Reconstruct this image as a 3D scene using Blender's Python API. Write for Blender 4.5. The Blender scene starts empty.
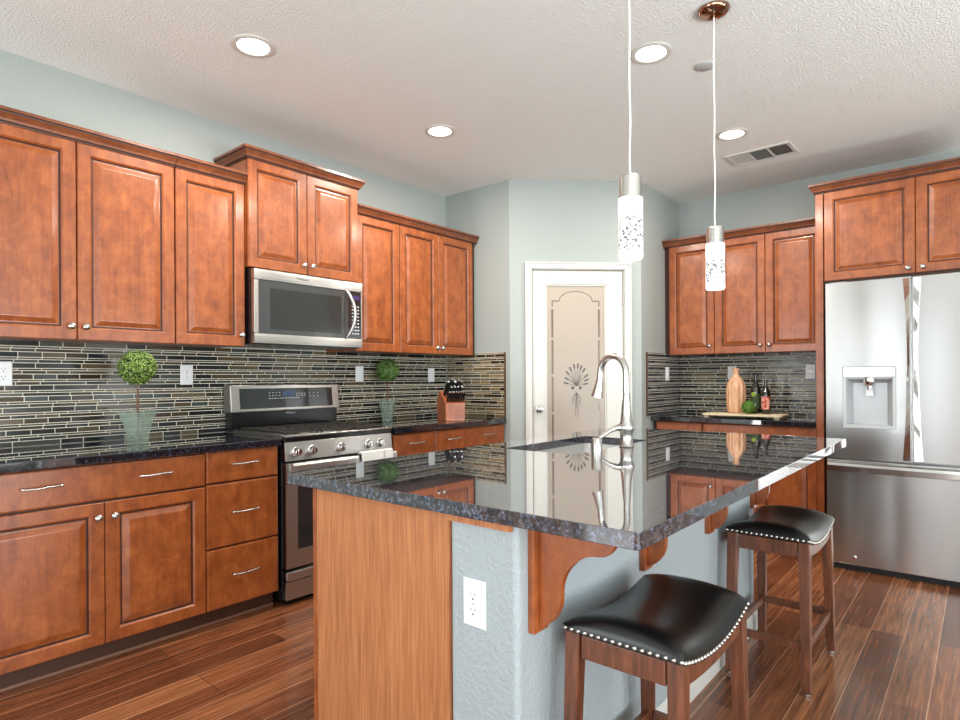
import bpy, bmesh, math, random
from mathutils import Vector, Matrix
random.seed(7)
PI = math.pi
SC = bpy.context.scene
COL = SC.collection

# ---------------------------------------------------------------- camera
CAMH = 1.23
cam = bpy.data.cameras.new('camera'); camo = bpy.data.objects.new('camera', cam); COL.objects.link(camo)
cam.sensor_width = 36.0; cam.lens = 600.28 / 960 * 36.0
cam.shift_y = (378.5 - 360) / 960
cam.clip_start = 0.05
yaw, roll = 0.69985, -0.00602
camo.matrix_world = (Matrix.Translation((0, 0, CAMH)) @ Matrix.Rotation(yaw, 4, 'Z') @
                     Matrix.Rotation(PI / 2, 4, 'X') @ Matrix.Rotation(roll, 4, 'Z'))
SC.camera = camo

# ---------------------------------------------------------------- world, daylight, exposure
w = bpy.data.worlds.new('world'); SC.world = w; w.use_nodes = True
w.node_tree.nodes['Background'].inputs[0].default_value = (0.75, 0.87, 1.0, 1)
w.node_tree.nodes['Background'].inputs[1].default_value = 1.0
SC.view_settings.view_transform = 'Standard'
SC.view_settings.look = 'None'
SC.view_settings.gamma = 1.0
SC.view_settings.exposure = 0.13
SC.view_settings.use_curve_mapping = False
SC.cycles.use_denoising = True
SC.cycles.max_bounces = 8
SC.cycles.diffuse_bounces = 5
SC.cycles.glossy_bounces = 5
SC.cycles.transmission_bounces = 8
SC.cycles.caustics_reflective = False
SC.cycles.caustics_refractive = False
SC.cycles.sample_clamp_indirect = 6.0

def area_light(name, loc, direction, sx, sy, power, color):
    l = bpy.data.lights.new(name, 'AREA'); l.shape = 'RECTANGLE'; l.size = sx; l.size_y = sy
    l.energy = power; l.color = color
    o = bpy.data.objects.new(name, l); COL.objects.link(o)
    o.location = loc
    o.rotation_euler = Vector(direction).to_track_quat('-Z', 'Y').to_euler()
    return o
DAY = (0.92, 0.965, 1.0)
XW, YW0 = 3.9, -3.6            # far right wall, wall behind the camera
# panes of the windows behind and beside the camera: (x, z, width, height)
# (x, z, width, height) and the strength of the daylight in each: the three narrow ones are added, dimmer, for bands reflected in the refrigerator
BACKWIN = [(-2.95, 1.3, 1.0, 1.9), (-1.92, 1.2, 0.34, 2.1), (-1.28, 1.2, 0.40, 2.1), (-0.62, 1.2, 0.36, 2.1), (0.75, 1.25, 1.3, 2.0), (2.6, 1.25, 1.7, 2.0)]
BACKPOW = [22, 6, 10, 6, 16, 15]
for (x, z, sx, sz), pw in zip(BACKWIN, BACKPOW):
    area_light('daylight_back', (x, YW0 + 0.03, z), (0, 1, -0.1), sx, sz, pw * sx * sz, DAY)
    if pw > 10:     # added upward fill lamp inside the window, brightens the ceiling
        pa = area_light('ceiling_fill', (x, YW0 + 0.45, 0.62), (0, 0.75, 0.66), sx, 0.9, 27 * sx * 0.9, (0.97, 1.0, 0.98))
        pa.data.spread = math.radians(120)
SIDEWIN = [(-1.6, 1.2, 1.5, 2.0), (0.6, 1.2, 0.9, 2.1), (1.7, 1.2, 0.9, 2.1), (3.6, 1.35, 0.9, 1.5)]
for i, (y, z, sy, sz) in enumerate(SIDEWIN):
    area_light('daylight_side', (XW - 0.03, y, z), (-1, 0, -0.1), sy, sz, 12 * sy * sz, DAY)
    pa = area_light('ceiling_fill', (XW - 0.45, y, 0.62), (-0.75, 0, 0.66), sy, 0.9, 40 * sy * 0.9, (0.97, 1.0, 0.98))  # added fill lamp aimed up at the ceiling from the side
    pa.data.spread = math.radians(120)

# ---------------------------------------------------------------- materials
def srgb(r, g, b):
    f = lambda c: (c / 255 / 12.92) if c / 255 <= 0.04045 else ((c / 255 + 0.055) / 1.055) ** 2.4
    return (f(r), f(g), f(b), 1)

class NT:
    def __init__(s, name):
        s.m = bpy.data.materials.new(name); s.m.use_nodes = True
        s.t = s.m.node_tree; s.b = s.t.nodes['Principled BSDF']
    def n(s, typ, **kw):
        x = s.t.nodes.new(typ)
        for k, v in kw.items(): setattr(x, k, v)
        return x
    def l(s, a, b): s.t.links.new(a, b)
    def pos(s, scale=(1, 1, 1), obj=False, rot=(0, 0, 0)):
        if obj:
            g = s.n('ShaderNodeTexCoord').outputs['Object']
        else:
            g = s.n('ShaderNodeNewGeometry').outputs['Position']
        mp = s.n('ShaderNodeMapping'); mp.inputs['Scale'].default_value = scale; mp.inputs['Rotation'].default_value = rot
        s.l(g, mp.inputs[0]); return mp.outputs[0]
    def noise(s, vec, scale, detail=4, rough=0.55, dist=0.0):
        x = s.n('ShaderNodeTexNoise'); x.inputs['Scale'].default_value = scale; x.inputs['Detail'].default_value = detail
        x.inputs['Roughness'].default_value = rough; x.inputs['Distortion'].default_value = dist
        s.l(vec, x.inputs['Vector']); return x.outputs['Fac']
    def ramp(s, fac, stops):
        r = s.n('ShaderNodeValToRGB'); e = r.color_ramp.elements
        while len(e) < len(stops): e.new(0.5)
        for i, (p, c) in enumerate(stops): e[i].position = p; e[i].color = c
        s.l(fac, r.inputs[0]); return r.outputs[0]
    def mix(s, fac, a, b, blend='MIX'):
        x = s.n('ShaderNodeMix', data_type='RGBA', blend_type=blend)
        if isinstance(fac, (int, float)): x.inputs[0].default_value = fac
        else: s.l(fac, x.inputs[0])
        for i, v in ((6, a), (7, b)):
            if isinstance(v, tuple): x.inputs[i].default_value = v
            else: s.l(v, x.inputs[i])
        return x.outputs[2]
    def bump(s, h, strength, dist=0.002):
        x = s.n('ShaderNodeBump'); x.inputs['Strength'].default_value = strength; x.inputs['Distance'].default_value = dist
        s.l(h, x.inputs['Height']); s.l(x.outputs[0], s.b.inputs['Normal'])
    def set(s, **kw):
        for k, v in kw.items():
            i = s.b.inputs[k.replace('_', ' ')]
            if isinstance(v, (int, float, tuple)): i.default_value = v
            else: s.l(v, i)
        return s

def plain(name, col, rough=0.5, metal=0.0, **kw):
    t = NT(name); t.set(Base_Color=col, Roughness=rough, Metallic=metal, **kw); return t.m

def m_cabwood(name, dark, mid, light):
    t = NT(name)
    a = t.noise(t.pos((1, 1, 0.8)), 14, 9, 0.68, 0.4)
    g = t.noise(t.pos((40, 40, 2.2)), 1.6, 5, 0.6)
    c = t.ramp(a, [(0.28, dark), (0.5, mid), (0.72, light)])
    c = t.mix(0.22, c, t.ramp(g, [(0.35, dark), (0.65, light)]))
    t.set(Base_Color=c, Roughness=0.36, Coat_Weight=0.35, Coat_Roughness=0.16)
    t.bump(g, 0.05, 0.001)
    return t.m
CAB = m_cabwood('maple_stain', srgb(104, 48, 20), srgb(146, 76, 34), srgb(176, 100, 50))
GLAZESHADE = plain('dark_glaze_and_gap_shade', srgb(56, 24, 12), 0.45)  # groove glaze; also paints the shade in gaps between cabinet fronts
SHOE = plain('shoe_molding_brown', srgb(134, 100, 82), 0.4)
CROWNW = m_cabwood('crown_wood_dark', srgb(78, 38, 20), srgb(112, 60, 32), srgb(140, 80, 46))  # same wood mix as the cabinets in darker tones
TOEK = plain('toe_kick_brown', srgb(70, 42, 26), 0.5)
def m_panelwood():
    t = NT('island_panel_wood')
    g = t.noise(t.pos((30, 30, 1.5)), 2.0, 6, 0.65, 0.4)
    g2 = t.noise(t.pos((90, 90, 3.5)), 2.0, 3, 0.6)
    c = t.ramp(g, [(0.3, srgb(146, 86, 48)), (0.5, srgb(174, 110, 66)), (0.7, srgb(192, 128, 82))])
    c = t.mix(0.3, c, t.ramp(g2, [(0.4, srgb(150, 88, 52)), (0.62, srgb(204, 144, 100))]))
    t.set(Base_Color=c, Roughness=0.5); return t.m
PANELW = m_panelwood()
def m_stoolwood():
    t = NT('stool_wood')
    g = t.noise(t.pos((30, 30, 3)), 2.0, 6, 0.65, 0.3)
    c = t.ramp(g, [(0.3, srgb(66, 36, 22)), (0.55, srgb(106, 60, 38)), (0.75, srgb(138, 84, 54))])
    t.set(Base_Color=c, Roughness=0.33, Coat_Weight=0.3, Coat_Roughness=0.2); return t.m
STOOLW = m_stoolwood()
def m_granite():
    t = NT('granite')
    p = t.pos((1, 1, 1))
    a = t.noise(p, 38, 9, 0.72, 0.8)
    v = t.n('ShaderNodeTexVoronoi'); v.inputs['Scale'].default_value = 110; t.l(p, v.inputs['Vector'])
    b = t.noise(p, 95, 4, 0.7)
    c = t.ramp(a, [(0.34, srgb(18, 16, 18)), (0.46, srgb(42, 34, 32)), (0.55, srgb(84, 68, 60)), (0.62, srgb(124, 112, 106)), (0.70, srgb(50, 48, 54))])
    c2 = t.ramp(b, [(0.42, srgb(18, 18, 22)), (0.54, srgb(50, 60, 76)), (0.66, srgb(122, 142, 170))])
    c = t.mix(0.6, c, c2)
    t.set(Base_Color=c, Roughness=0.035, IOR=1.75, Coat_Weight=1.0, Coat_Roughness=0.02, Coat_IOR=1.6)
    return t.m
GRAN = m_granite()
def m_granite_dark():
    t = NT('granite_perimeter')
    p = t.pos((1, 1, 1))
    b = t.noise(p, 80, 6, 0.75)
    c = t.ramp(b, [(0.40, srgb(10, 11, 14)), (0.55, srgb(30, 34, 42)), (0.70, srgb(80, 90, 108))])
    t.set(Base_Color=c, Roughness=0.04, IOR=1.7, Coat_Weight=1.0, Coat_Roughness=0.02)
    return t.m
GRAND = m_granite_dark()
def m_paint(name, col, scale, strength, rough=0.6):
    t = NT(name)
    h = t.noise(t.pos(), scale, 3, 0.5)
    t.set(Base_Color=col, Roughness=rough)
    hh = t.ramp(h, [(0.42, (0, 0, 0, 1)), (0.6, (1, 1, 1, 1))])
    t.bump(hh, strength, 0.003); return t.m
PAINT = m_paint('wall_paint', srgb(158, 166, 163), 95, 0.22)
PONY = m_paint('pony_wall_paint', srgb(162, 172, 176), 85, 0.42)
CEIL = m_paint('ceiling_paint', srgb(232, 236, 233), 95, 0.5, 0.8)
WHITE = plain('white_trim', srgb(206, 206, 200), 0.35)
PLASTIC = plain('white_plastic', srgb(238, 240, 240), 0.3)
SLOT = plain('socket_slot', srgb(40, 40, 42), 0.6)
def m_floor():
    t = NT('plank_floor')
    # planks run along world Y: swap so that the brick rows run along Y
    mp = t.pos((1, 1, 1), rot=(0, 0, PI / 2)); mp.node.inputs['Location'].default_value = (0, -0.094, 0)
    br = t.n('ShaderNodeTexBrick'); t.l(mp, br.inputs['Vector'])
    br.offset = 0.37; br.offset_frequency = 3; br.squash = 1.0
    br.inputs['Color1'].default_value = (0, 0, 0, 1); br.inputs['Color2'].default_value = (1, 1, 1, 1)
    br.inputs['Mortar'].default_value = (0.5, 0.5, 0.5, 1)
    br.inputs['Scale'].default_value = 1.0
    br.inputs['Mortar Size'].default_value = 0.0013; br.inputs['Mortar Smooth'].default_value = 0.1
    br.inputs['Brick Width'].default_value = 1.15; br.inputs['Row Height'].default_value = 0.131
    g = t.noise(t.pos((30, 1.0, 1)), 2.2, 7, 0.62, 0.25)
    g2 = t.noise(t.pos((70, 3.0, 1)), 2.0, 4, 0.6, 0.2)
    plank = t.ramp(br.outputs['Color'], [(0.0, srgb(124, 76, 50)), (0.35, srgb(146, 90, 58)), (0.7, srgb(166, 106, 70)), (1.0, srgb(184, 126, 86))])
    grain = t.ramp(g, [(0.30, srgb(104, 86, 78)), (0.48, srgb(192, 178, 168)), (0.68, srgb(255, 250, 244))])
    c = t.mix(0.85, plank, grain, 'MULTIPLY')
    c = t.mix(0.35, c, t.ramp(g2, [(0.4, srgb(120, 110, 100)), (0.6, srgb(255, 255, 255))]), 'MULTIPLY')
    sx = t.n('ShaderNodeSeparateXYZ'); t.l(mp, sx.inputs[0])
    dv = t.n('ShaderNodeMath', operation='DIVIDE'); t.l(sx.outputs[1], dv.inputs[0]); dv.inputs[1].default_value = 0.131
    pp = t.n('ShaderNodeMath', operation='PINGPONG'); t.l(dv.outputs[0], pp.inputs[0]); pp.inputs[1].default_value = 0.5
    lt = t.n('ShaderNodeMath', operation='LESS_THAN'); t.l(pp.outputs[0], lt.inputs[0]); lt.inputs[1].default_value = 0.012
    seam = t.mix(lt.outputs[0], srgb(48, 28, 20), srgb(196, 150, 118))  # pale tone on long seams is a painted bevel highlight
    c = t.mix(br.outputs['Fac'], c, seam)
    t.set(Base_Color=c, Roughness=0.27, Coat_Weight=0.4, Coat_Roughness=0.12)
    inv = t.n('ShaderNodeMath', operation='SUBTRACT'); inv.inputs[0].default_value = 1.0; t.l(br.outputs['Fac'], inv.inputs[1])
    t.bump(inv.outputs[0], 0.25, 0.001)
    return t.m
FLOOR = m_floor()
def m_steel(name='brushed_steel', base=(0.52, 0.51, 0.49, 1), rough=0.30, aniso=0.85, rot=0.25):
    t = NT(name)
    tg = t.n('ShaderNodeTangent', direction_type='RADIAL', axis='Z'); t.l(tg.outputs[0], t.b.inputs['Tangent'])
    t.set(Base_Color=base, Metallic=1.0, Roughness=rough, Anisotropic=aniso, Anisotropic_Rotation=rot)
    return t.m
STEEL = m_steel()
SINKST = plain('satin_sink_steel', (0.80, 0.80, 0.79, 1), 0.35, 1.0)
NICKEL = plain('satin_nickel', (0.52, 0.50, 0.47, 1), 0.27, 1.0)
CHROME = plain('polished_chrome', (0.78, 0.78, 0.78, 1), 0.1, 1.0)
DSTEEL = plain('grey_steel', (0.34, 0.34, 0.34, 1), 0.35, 1.0)
BLACK = plain('black_enamel', srgb(18, 18, 20), 0.2)
BGLASS = plain('black_glass', srgb(34, 35, 36), 0.08, 0.0, Coat_Weight=1.0)
OVGLASS = plain('oven_glass', srgb(44, 44, 46), 0.1, 0.0, Coat_Weight=0.8)
IRON = plain('cast_iron', srgb(46, 42, 38), 0.5)
RUBBER = plain('black_rubber', srgb(14, 14, 16), 0.6)
GREYPL = plain('grey_plastic', srgb(178, 182, 184), 0.35, 0.3)
LEATHER = None
def m_leather():
    t = NT('black_leather')
    v = t.n('ShaderNodeTexVoronoi'); v.inputs['Scale'].default_value = 420; t.l(t.pos(), v.inputs['Vector'])
    t.set(Base_Color=srgb(11, 11, 11), Roughness=0.31)
    t.bump(v.outputs['Distance'], 0.12, 0.0006); return t.m
LEATHER = m_leather()
def m_emit(name, col, s):
    t = NT(name); t.set(Base_Color=(0.9, 0.9, 0.9, 1), Emission_Color=col, Emission_Strength=s); return t.m
LAMPGLOW = m_emit('lamp_glow', (1.0, 0.93, 0.83, 1), 9.0)
def m_seeded():
    t = NT('seeded_glass_shade')
    p = t.pos((1, 1, 1))
    v = t.n('ShaderNodeTexVoronoi'); v.inputs['Scale'].default_value = 105; t.l(p, v.inputs['Vector'])
    n = t.noise(p, 38, 2, 0.5)
    zn = t.n('ShaderNodeSeparateXYZ'); t.l(t.n('ShaderNodeTexCoord').outputs['Generated'], zn.inputs[0])
    band = t.ramp(zn.outputs[2], [(0.08, (0, 0, 0, 1)), (0.16, (1, 1, 1, 1)), (0.60, (1, 1, 1, 1)), (0.78, (0, 0, 0, 1))])
    nn = t.ramp(n, [(0.40, (0, 0, 0, 1)), (0.47, (1, 1, 1, 1))])
    d = t.ramp(v.outputs['Distance'], [(0.44, (1, 1, 1, 1)), (0.52, (0, 0, 0, 1))])
    m1 = t.mix(1.0, d, nn, 'MULTIPLY'); m1 = t.mix(1.0, m1, band, 'MULTIPLY')
    em = t.mix(m1, (1.0, 0.98, 0.95, 1), (0.05, 0.05, 0.055, 1))
    t.set(Base_Color=(0.12, 0.12, 0.12, 1), Roughness=0.15, Emission_Color=em, Emission_Strength=1.3); return t.m
SEEDED = m_seeded()
def m_tile():
    t = NT('glass_mosaic_tile')
    a = t.n('ShaderNodeAttribute'); a.attribute_name = 'tint'
    n = t.noise(t.pos((1, 1, 4)), 60, 4, 0.6)
    c = t.mix(0.35, a.outputs['Color'], t.ramp(n, [(0.35, (0.35, 0.35, 0.35, 1)), (0.65, (1, 1, 1, 1))]), 'MULTIPLY')
    t.set(Base_Color=c, Roughness=0.17, Specular_IOR_Level=0.25); return t.m
TILE = m_tile()
GROUT = plain('tile_grout', srgb(242, 236, 216), 0.8)
TILEEDGE = plain('tile_edge_strip', srgb(84, 62, 40), 0.3)
FROST = None
def m_frost():
    t = NT('frosted_glass')
    tr = t.n('ShaderNodeBsdfTranslucent'); tr.inputs[0].default_value = (0.86, 0.80, 0.74, 1)
    t.set(Base_Color=srgb(196, 188, 178), Roughness=0.22)
    mx = t.n('ShaderNodeMixShader'); mx.inputs[0].default_value = 0.5
    t.l(t.b.outputs[0], mx.inputs[1]); t.l(tr.outputs[0], mx.inputs[2])
    t.l(mx.outputs[0], t.t.nodes['Material Output'].inputs[0]); return t.m
FROST = m_frost()
ETCH = plain('clear_etched_line', srgb(118, 104, 92), 0.15)
ETCHD = plain('dark_wheat_motif', srgb(58, 50, 44), 0.3)
LEAF = None
def m_leaf(name, a, b):
    t = NT(name)
    n = t.noise(t.pos(), 170, 2, 0.5)
    t.set(Base_Color=t.ramp(n, [(0.40, a), (0.60, b)]), Roughness=0.5); return t.m
LEAF = m_leaf('boxwood_leaf', srgb(30, 60, 20), srgb(150, 180, 84))
LEAFD = m_leaf('boxwood_leaf_dark', srgb(26, 58, 22), srgb(110, 150, 66))
LEAFSHADE = plain('foliage_gap_shade', srgb(22, 34, 16), 0.8)  # dark core puts the shade between leaves into the colour
TWIG = plain('twig', srgb(104, 72, 54), 0.7)
POTGLASS = None
def m_pot():
    t = NT('green_glass')
    n = t.noise(t.pos(), 60, 3, 0.6)
    t.set(Base_Color=srgb(172, 182, 172), Roughness=0.12)
    t.bump(n, 0.5, 0.003)
    tp = t.n('ShaderNodeBsdfTransparent'); tp.inputs[0].default_value = (0.90, 0.96, 0.93, 1)
    mx = t.n('ShaderNodeMixShader'); mx.inputs[0].default_value = 0.74
    t.l(t.b.outputs[0], mx.inputs[1]); t.l(tp.outputs[0], mx.inputs[2]); t.l(mx.outputs[0], t.t.nodes['Material Output'].inputs[0]); return t.m
POTGLASS = m_pot()
PEBBLE = plain('dark_pebble', srgb(38, 44, 44), 0.4)
BLOCKW = m_cabwood('knife_block_wood', srgb(120, 58, 30), srgb(158, 84, 48), srgb(184, 108, 66))
CREAM = plain('cream_board', srgb(222, 206, 172), 0.5)
def m_vase():
    t = NT('ribbed_wood_vase')
    g = t.noise(t.pos((60, 60, 6), obj=True), 1.5, 5, 0.6)
    t.set(Base_Color=t.ramp(g, [(0.3, srgb(176, 112, 84)), (0.5, srgb(214, 166, 128)), (0.72, srgb(232, 198, 164))]), Roughness=0.5); return t.m
VASE = m_vase()
BOTTLE = plain('dark_bottle_glass', srgb(16, 20, 14), 0.06, 0.0, Coat_Weight=1.0)
TOWEL = m_paint('white_terry', srgb(234, 236, 234), 260, 0.5, 0.9)
DISPLAY = plain('blue_display', srgb(40, 66, 104), 0.2)
PRINT = plain('silver_print', srgb(190, 194, 198), 0.4)
GASKET = plain('dark_gap', srgb(22, 20, 20), 0.7)
COPPER = plain('bronze_chrome', (0.36, 0.20, 0.13, 1), 0.12, 1.0)
CORDW = plain('clear_white_cord', srgb(236, 236, 236), 0.3)

# ---------------------------------------------------------------- mesh builder
class MB:
    def __init__(s): s.v = []; s.f = []; s.mi = []
    def add(s, vs, fs, m=0):
        o = len(s.v); s.v += [tuple(p) for p in vs]; s.f += [tuple(i + o for i in f) for f in fs]; s.mi += [m] * len(fs); return s
    def box(s, x0, x1, y0, y1, z0, z1, m=0):
        return s.add([(x0, y0, z0), (x1, y0, z0), (x1, y1, z0), (x0, y1, z0), (x0, y0, z1), (x1, y0, z1), (x1, y1, z1), (x0, y1, z1)],
                     [(0, 3, 2, 1), (4, 5, 6, 7), (0, 1, 5, 4), (1, 2, 6, 5), (2, 3, 7, 6), (3, 0, 4, 7)], m)
    def hexa(s, bot, top, m=0):
        return s.add(list(bot) + list(top), [(0, 3, 2, 1), (4, 5, 6, 7), (0, 1, 5, 4), (1, 2, 6, 5), (2, 3, 7, 6), (3, 0, 4, 7)], m)
    def prism(s, poly, f, a, b, m=0):      # poly of 2-D points, f(u, v, t) -> xyz
        n = len(poly)
        s.add([f(u, v, a) for u, v in poly] + [f(u, v, b) for u, v in poly],
              [tuple(range(n))[::-1], tuple(range(n, 2 * n))] + [(i, (i + 1) % n, n + (i + 1) % n, n + i) for i in range(n)], m)
        return s
    def loft(s, loops, m=0, cap0=True, cap1=True, closed=True, ms=None):
        n = len(loops[0]); o = len(s.v)
        for L in loops: s.v += [tuple(p) for p in L]
        for j in range(len(loops) - 1):
            for i in range(n if closed else n - 1):
                k = (i + 1) % n
                s.f.append((o + j * n + i, o + j * n + k, o + (j + 1) * n + k, o + (j + 1) * n + i)); s.mi.append(ms[j] if ms else m)
        if cap0: s.f.append(tuple(o + i for i in range(n))[::-1]); s.mi.append(ms[0] if ms else m)
        if cap1: s.f.append(tuple(o + (len(loops) - 1) * n + i for i in range(n))); s.mi.append(ms[-1] if ms else m)
        return s
    def lathe(s, prof, c=(0, 0, 0), axis='z', n=24, m=0):
        loops = []
        for r, h in prof:
            L = []
            for i in range(n):
                a = 2 * PI * i / n; x, y = r * math.cos(a), r * math.sin(a)
                if axis == 'z': p = (x, y, h)
                elif axis == 'y': p = (x, h, -y)
                else: p = (h, x, y)
                L.append((c[0] + p[0], c[1] + p[1], c[2] + p[2]))
            loops.append(L)
        return s.loft(loops, m)
    def tube(s, pts, r, n=10, m=0, cap=True):
        pts = [Vector(p) for p in pts]; loops = []
        rs = r if isinstance(r, (list, tuple)) else [r] * len(pts)
        t0 = (pts[1] - pts[0]).normalized(); up = Vector((0, 0, 1)) if abs(t0.z) < 0.9 else Vector((1, 0, 0))
        a = t0.cross(up).normalized()
        for i, p in enumerate(pts):
            t = (pts[min(i + 1, len(pts) - 1)] - pts[max(i - 1, 0)]).normalized()
            a = (a - t * a.dot(t)).normalized(); b = t.cross(a)
            loops.append([p + (a * math.cos(2 * PI * k / n) + b * math.sin(2 * PI * k / n)) * rs[i] for k in range(n)])
        return s.loft(loops, m, cap, cap)
    def sphere(s, c, r, n=12, k=7, m=0, sz=1.0):
        return s.lathe([(max(r * math.sin(PI * j / k), 1e-5), -r * sz * math.cos(PI * j / k)) for j in range(k + 1)], c, 'z', n, m)
    def xf(s, M):
        s.v = [tuple(M @ Vector(p)) for p in s.v]; return s
    def build(s, name, mats, parent=None, loc=None, smooth=None, bevel=0, seg=2, rot=None):
        me = bpy.data.meshes.new(name); me.from_pydata(s.v, [], s.f)
        if not isinstance(mats, (list, tuple)): mats = [mats]
        for mt in mats: me.materials.append(mt)
        for p, i in zip(me.polygons, s.mi): p.material_index = i
        bm = bmesh.new(); bm.from_mesh(me); bmesh.ops.recalc_face_normals(bm, faces=bm.faces); bm.to_mesh(me); bm.free()
        o = bpy.data.objects.new(name, me); COL.objects.link(o)
        if parent: o.parent = parent
        if loc: o.location = loc
        if rot: o.rotation_euler = rot
        if smooth is not None:
            me.shade_smooth() if smooth >= 180 else me.shade_smooth()
            try: me.set_sharp_from_angle(angle=math.radians(smooth))
            except Exception: pass
        if bevel:
            b = o.modifiers.new('bevel', 'BEVEL'); b.width = bevel; b.segments = seg; b.limit_method = 'ANGLE'; b.angle_limit = math.radians(35)
        return o

def tag(o, label, cat, group=None):
    o['label'] = label; o['category'] = cat
    if group: o['group'] = group
    return o
def thing(name, label, cat, loc=(0, 0, 0), rz=0, group=None):
    o = bpy.data.objects.new(name, None); COL.objects.link(o); o.location = loc; o.rotation_euler = (0, 0, rz)
    o.empty_display_size = 0.05
    return tag(o, label, cat, group)
def struct(o): o['kind'] = 'structure'; return o
def kids(o): return [c for c in bpy.data.objects if c.parent == o]
def dup(root, loc, rz=None, label=None):
    r = root.copy(); COL.objects.link(r); r.location = loc
    if rz is not None: r.rotation_euler = (0, 0, rz)
    if label: r['label'] = label
    for ch in kids(root):
        c = ch.copy(); COL.objects.link(c); c.parent = r
        for g in kids(ch):
            d = g.copy(); COL.objects.link(d); d.parent = c
    return r
def rrect(x0, x1, y0, y1, r, n=5):
    P = []
    for cx, cy, a0 in ((x1 - r, y1 - r, 0), (x0 + r, y1 - r, PI / 2), (x0 + r, y0 + r, PI), (x1 - r, y0 + r, 1.5 * PI)):
        for i in range(n + 1):
            a = a0 + PI / 2 * i / n; P.append((cx + r * math.cos(a), cy + r * math.sin(a)))
    return P
def slab(mb, outer, hole, z0, z1, m=0):
    bm = bmesh.new()
    ov = [bm.verts.new((x, y, 0)) for x, y in outer]; hv = [bm.verts.new((x, y, 0)) for x, y in hole]
    es = [bm.edges.new((L[i], L[(i + 1) % len(L)])) for L in (ov, hv) for i in range(len(L))]
    bmesh.ops.triangle_fill(bm, edges=es, use_beauty=True)
    bm.verts.index_update()
    tris = [[v.index for v in f.verts] for f in bm.faces]
    co = [tuple(v.co) for v in bm.verts]; bm.free()
    N = len(co); fs = [tuple(t) for t in tris] + [tuple(i + N for i in t) for t in tris]
    for s0, L in ((0, len(outer)), (len(outer), len(hole))):
        for i in range(L):
            a, b = s0 + i, s0 + (i + 1) % L; fs.append((a, b, b + N, a + N))
    mb.add([(x, y, z1) for x, y, _ in co] + [(x, y, z0) for x, y, _ in co], fs, m)

# ================================================================ THE ROOM
XL, YB, YA, ZC = -3.555, 5.324, 3.777, 2.80
XR = -2.115                     # return wall beside the right hand cabinets
AX, AY = -2.869, 3.777          # start of the diagonal wall
SD = (XR - AX) * math.sqrt(2)   # its length
T = 0.12
struct(MB().box(XL - T, XW + T, YW0 - T, YB + T, -0.05, 0).build('floor', FLOOR))
struct(MB().box(XL - T, XW + T, YW0 - T, YB + T, ZC, ZC + 0.05).build('ceiling', CEIL))
struct(MB().box(XL - T, XL, YW0 - T, YB + T, 0, ZC).build('wall_left', PAINT))
struct(MB().box(XL, XW, YB, YB + T, 0, ZC).build('wall_right', PAINT))
mb = MB()
mb.prism([(XL, YA), (AX, AY), (AX - 0.05, AY + 0.10), (XL, YA + 0.10)], lambda u, v, t: (u, v, t), 0, ZC)
struct(mb.build('wall_pantry_left', PAINT))
mb = MB()
mb.prism([(XR, YB), (XR, AY + (XR - AX)), (XR - 0.10, AY + (XR - AX) + 0.05), (XR - 0.10, YB)], lambda u, v, t: (u, v, t), 0, ZC)
struct(mb.build('wall_pantry_right', PAINT))
# diagonal wall with the door opening, in its own frame (x along the wall, y into the pantry)
DS0, DS1, DZ = 0.165, 0.935, 2.105
mb = MB()
mb.box(0, DS0, 0.0, 0.11, 0, ZC); mb.box(DS1, SD, 0.0, 0.11, 0, ZC); mb.box(DS0, DS1, 0.0, 0.11, DZ, ZC)
# trim the ends so the pieces do not run out of the corners
for i, p in enumerate(mb.v):
    if p[1] > 0.05 and p[0] < 0.01: mb.v[i] = (0.07, p[1], p[2])
    if p[1] > 0.05 and p[0] > SD - 0.01: mb.v[i] = (SD - 0.07, p[1], p[2])
struct(mb.build('wall_diagonal', PAINT, loc=(AX, AY, 0), rot=(0, 0, PI / 4)))
# walls behind and beside the camera, each with its windows
def holed_wall(name, a0, a1, wins, f):
    mb = MB(); xs = sorted([(c - w_ / 2, c + w_ / 2, z - h / 2, z + h / 2) for c, z, w_, h in wins]); cur = a0
    def bx(u0, u1, z0, z1):
        mb.prism([(u0, z0), (u1, z0), (u1, z1), (u0, z1)], f, 0, T)
    for u0, u1, z0, z1 in xs:
        bx(cur, u0, 0, ZC); bx(u0, u1, 0, z0) if z0 > 0.01 else None; bx(u0, u1, z1, ZC); cur = u1
    bx(cur, a1, 0, ZC)
    struct(mb.build(name, PAINT))
holed_wall('wall_back', XL, XW, BACKWIN, lambda u, z, t: (u, YW0 - t, z))
holed_wall('wall_side', YW0 - T, YB + T, SIDEWIN, lambda u, z, t: (XW + t, u, z))
k = 1
for wins, f in ((BACKWIN, lambda u, z, t: (u, YW0 + 0.012 - t, z)), (SIDEWIN, lambda u, z, t: (XW - 0.012 + t, u, z))):
    for c, z, w_, h in wins:
        mb = MB()
        for u0, u1, z0, z1 in ((c - w_ / 2 - .06, c - w_ / 2, z - h / 2 - .06, z + h / 2 + .06), (c + w_ / 2, c + w_ / 2 + .06, z - h / 2 - .06, z + h / 2 + .06),
                               (c - w_ / 2, c + w_ / 2, z - h / 2 - .06, z - h / 2), (c - w_ / 2, c + w_ / 2, z + h / 2, z + h / 2 + .06)):
            mb.prism([(u0, max(z0, 0.001)), (u1, max(z0, 0.001)), (u1, z1), (u0, z1)], f, -0.008, 0.012)
        struct(mb.build('window_%d' % k, WHITE)); k += 1

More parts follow.
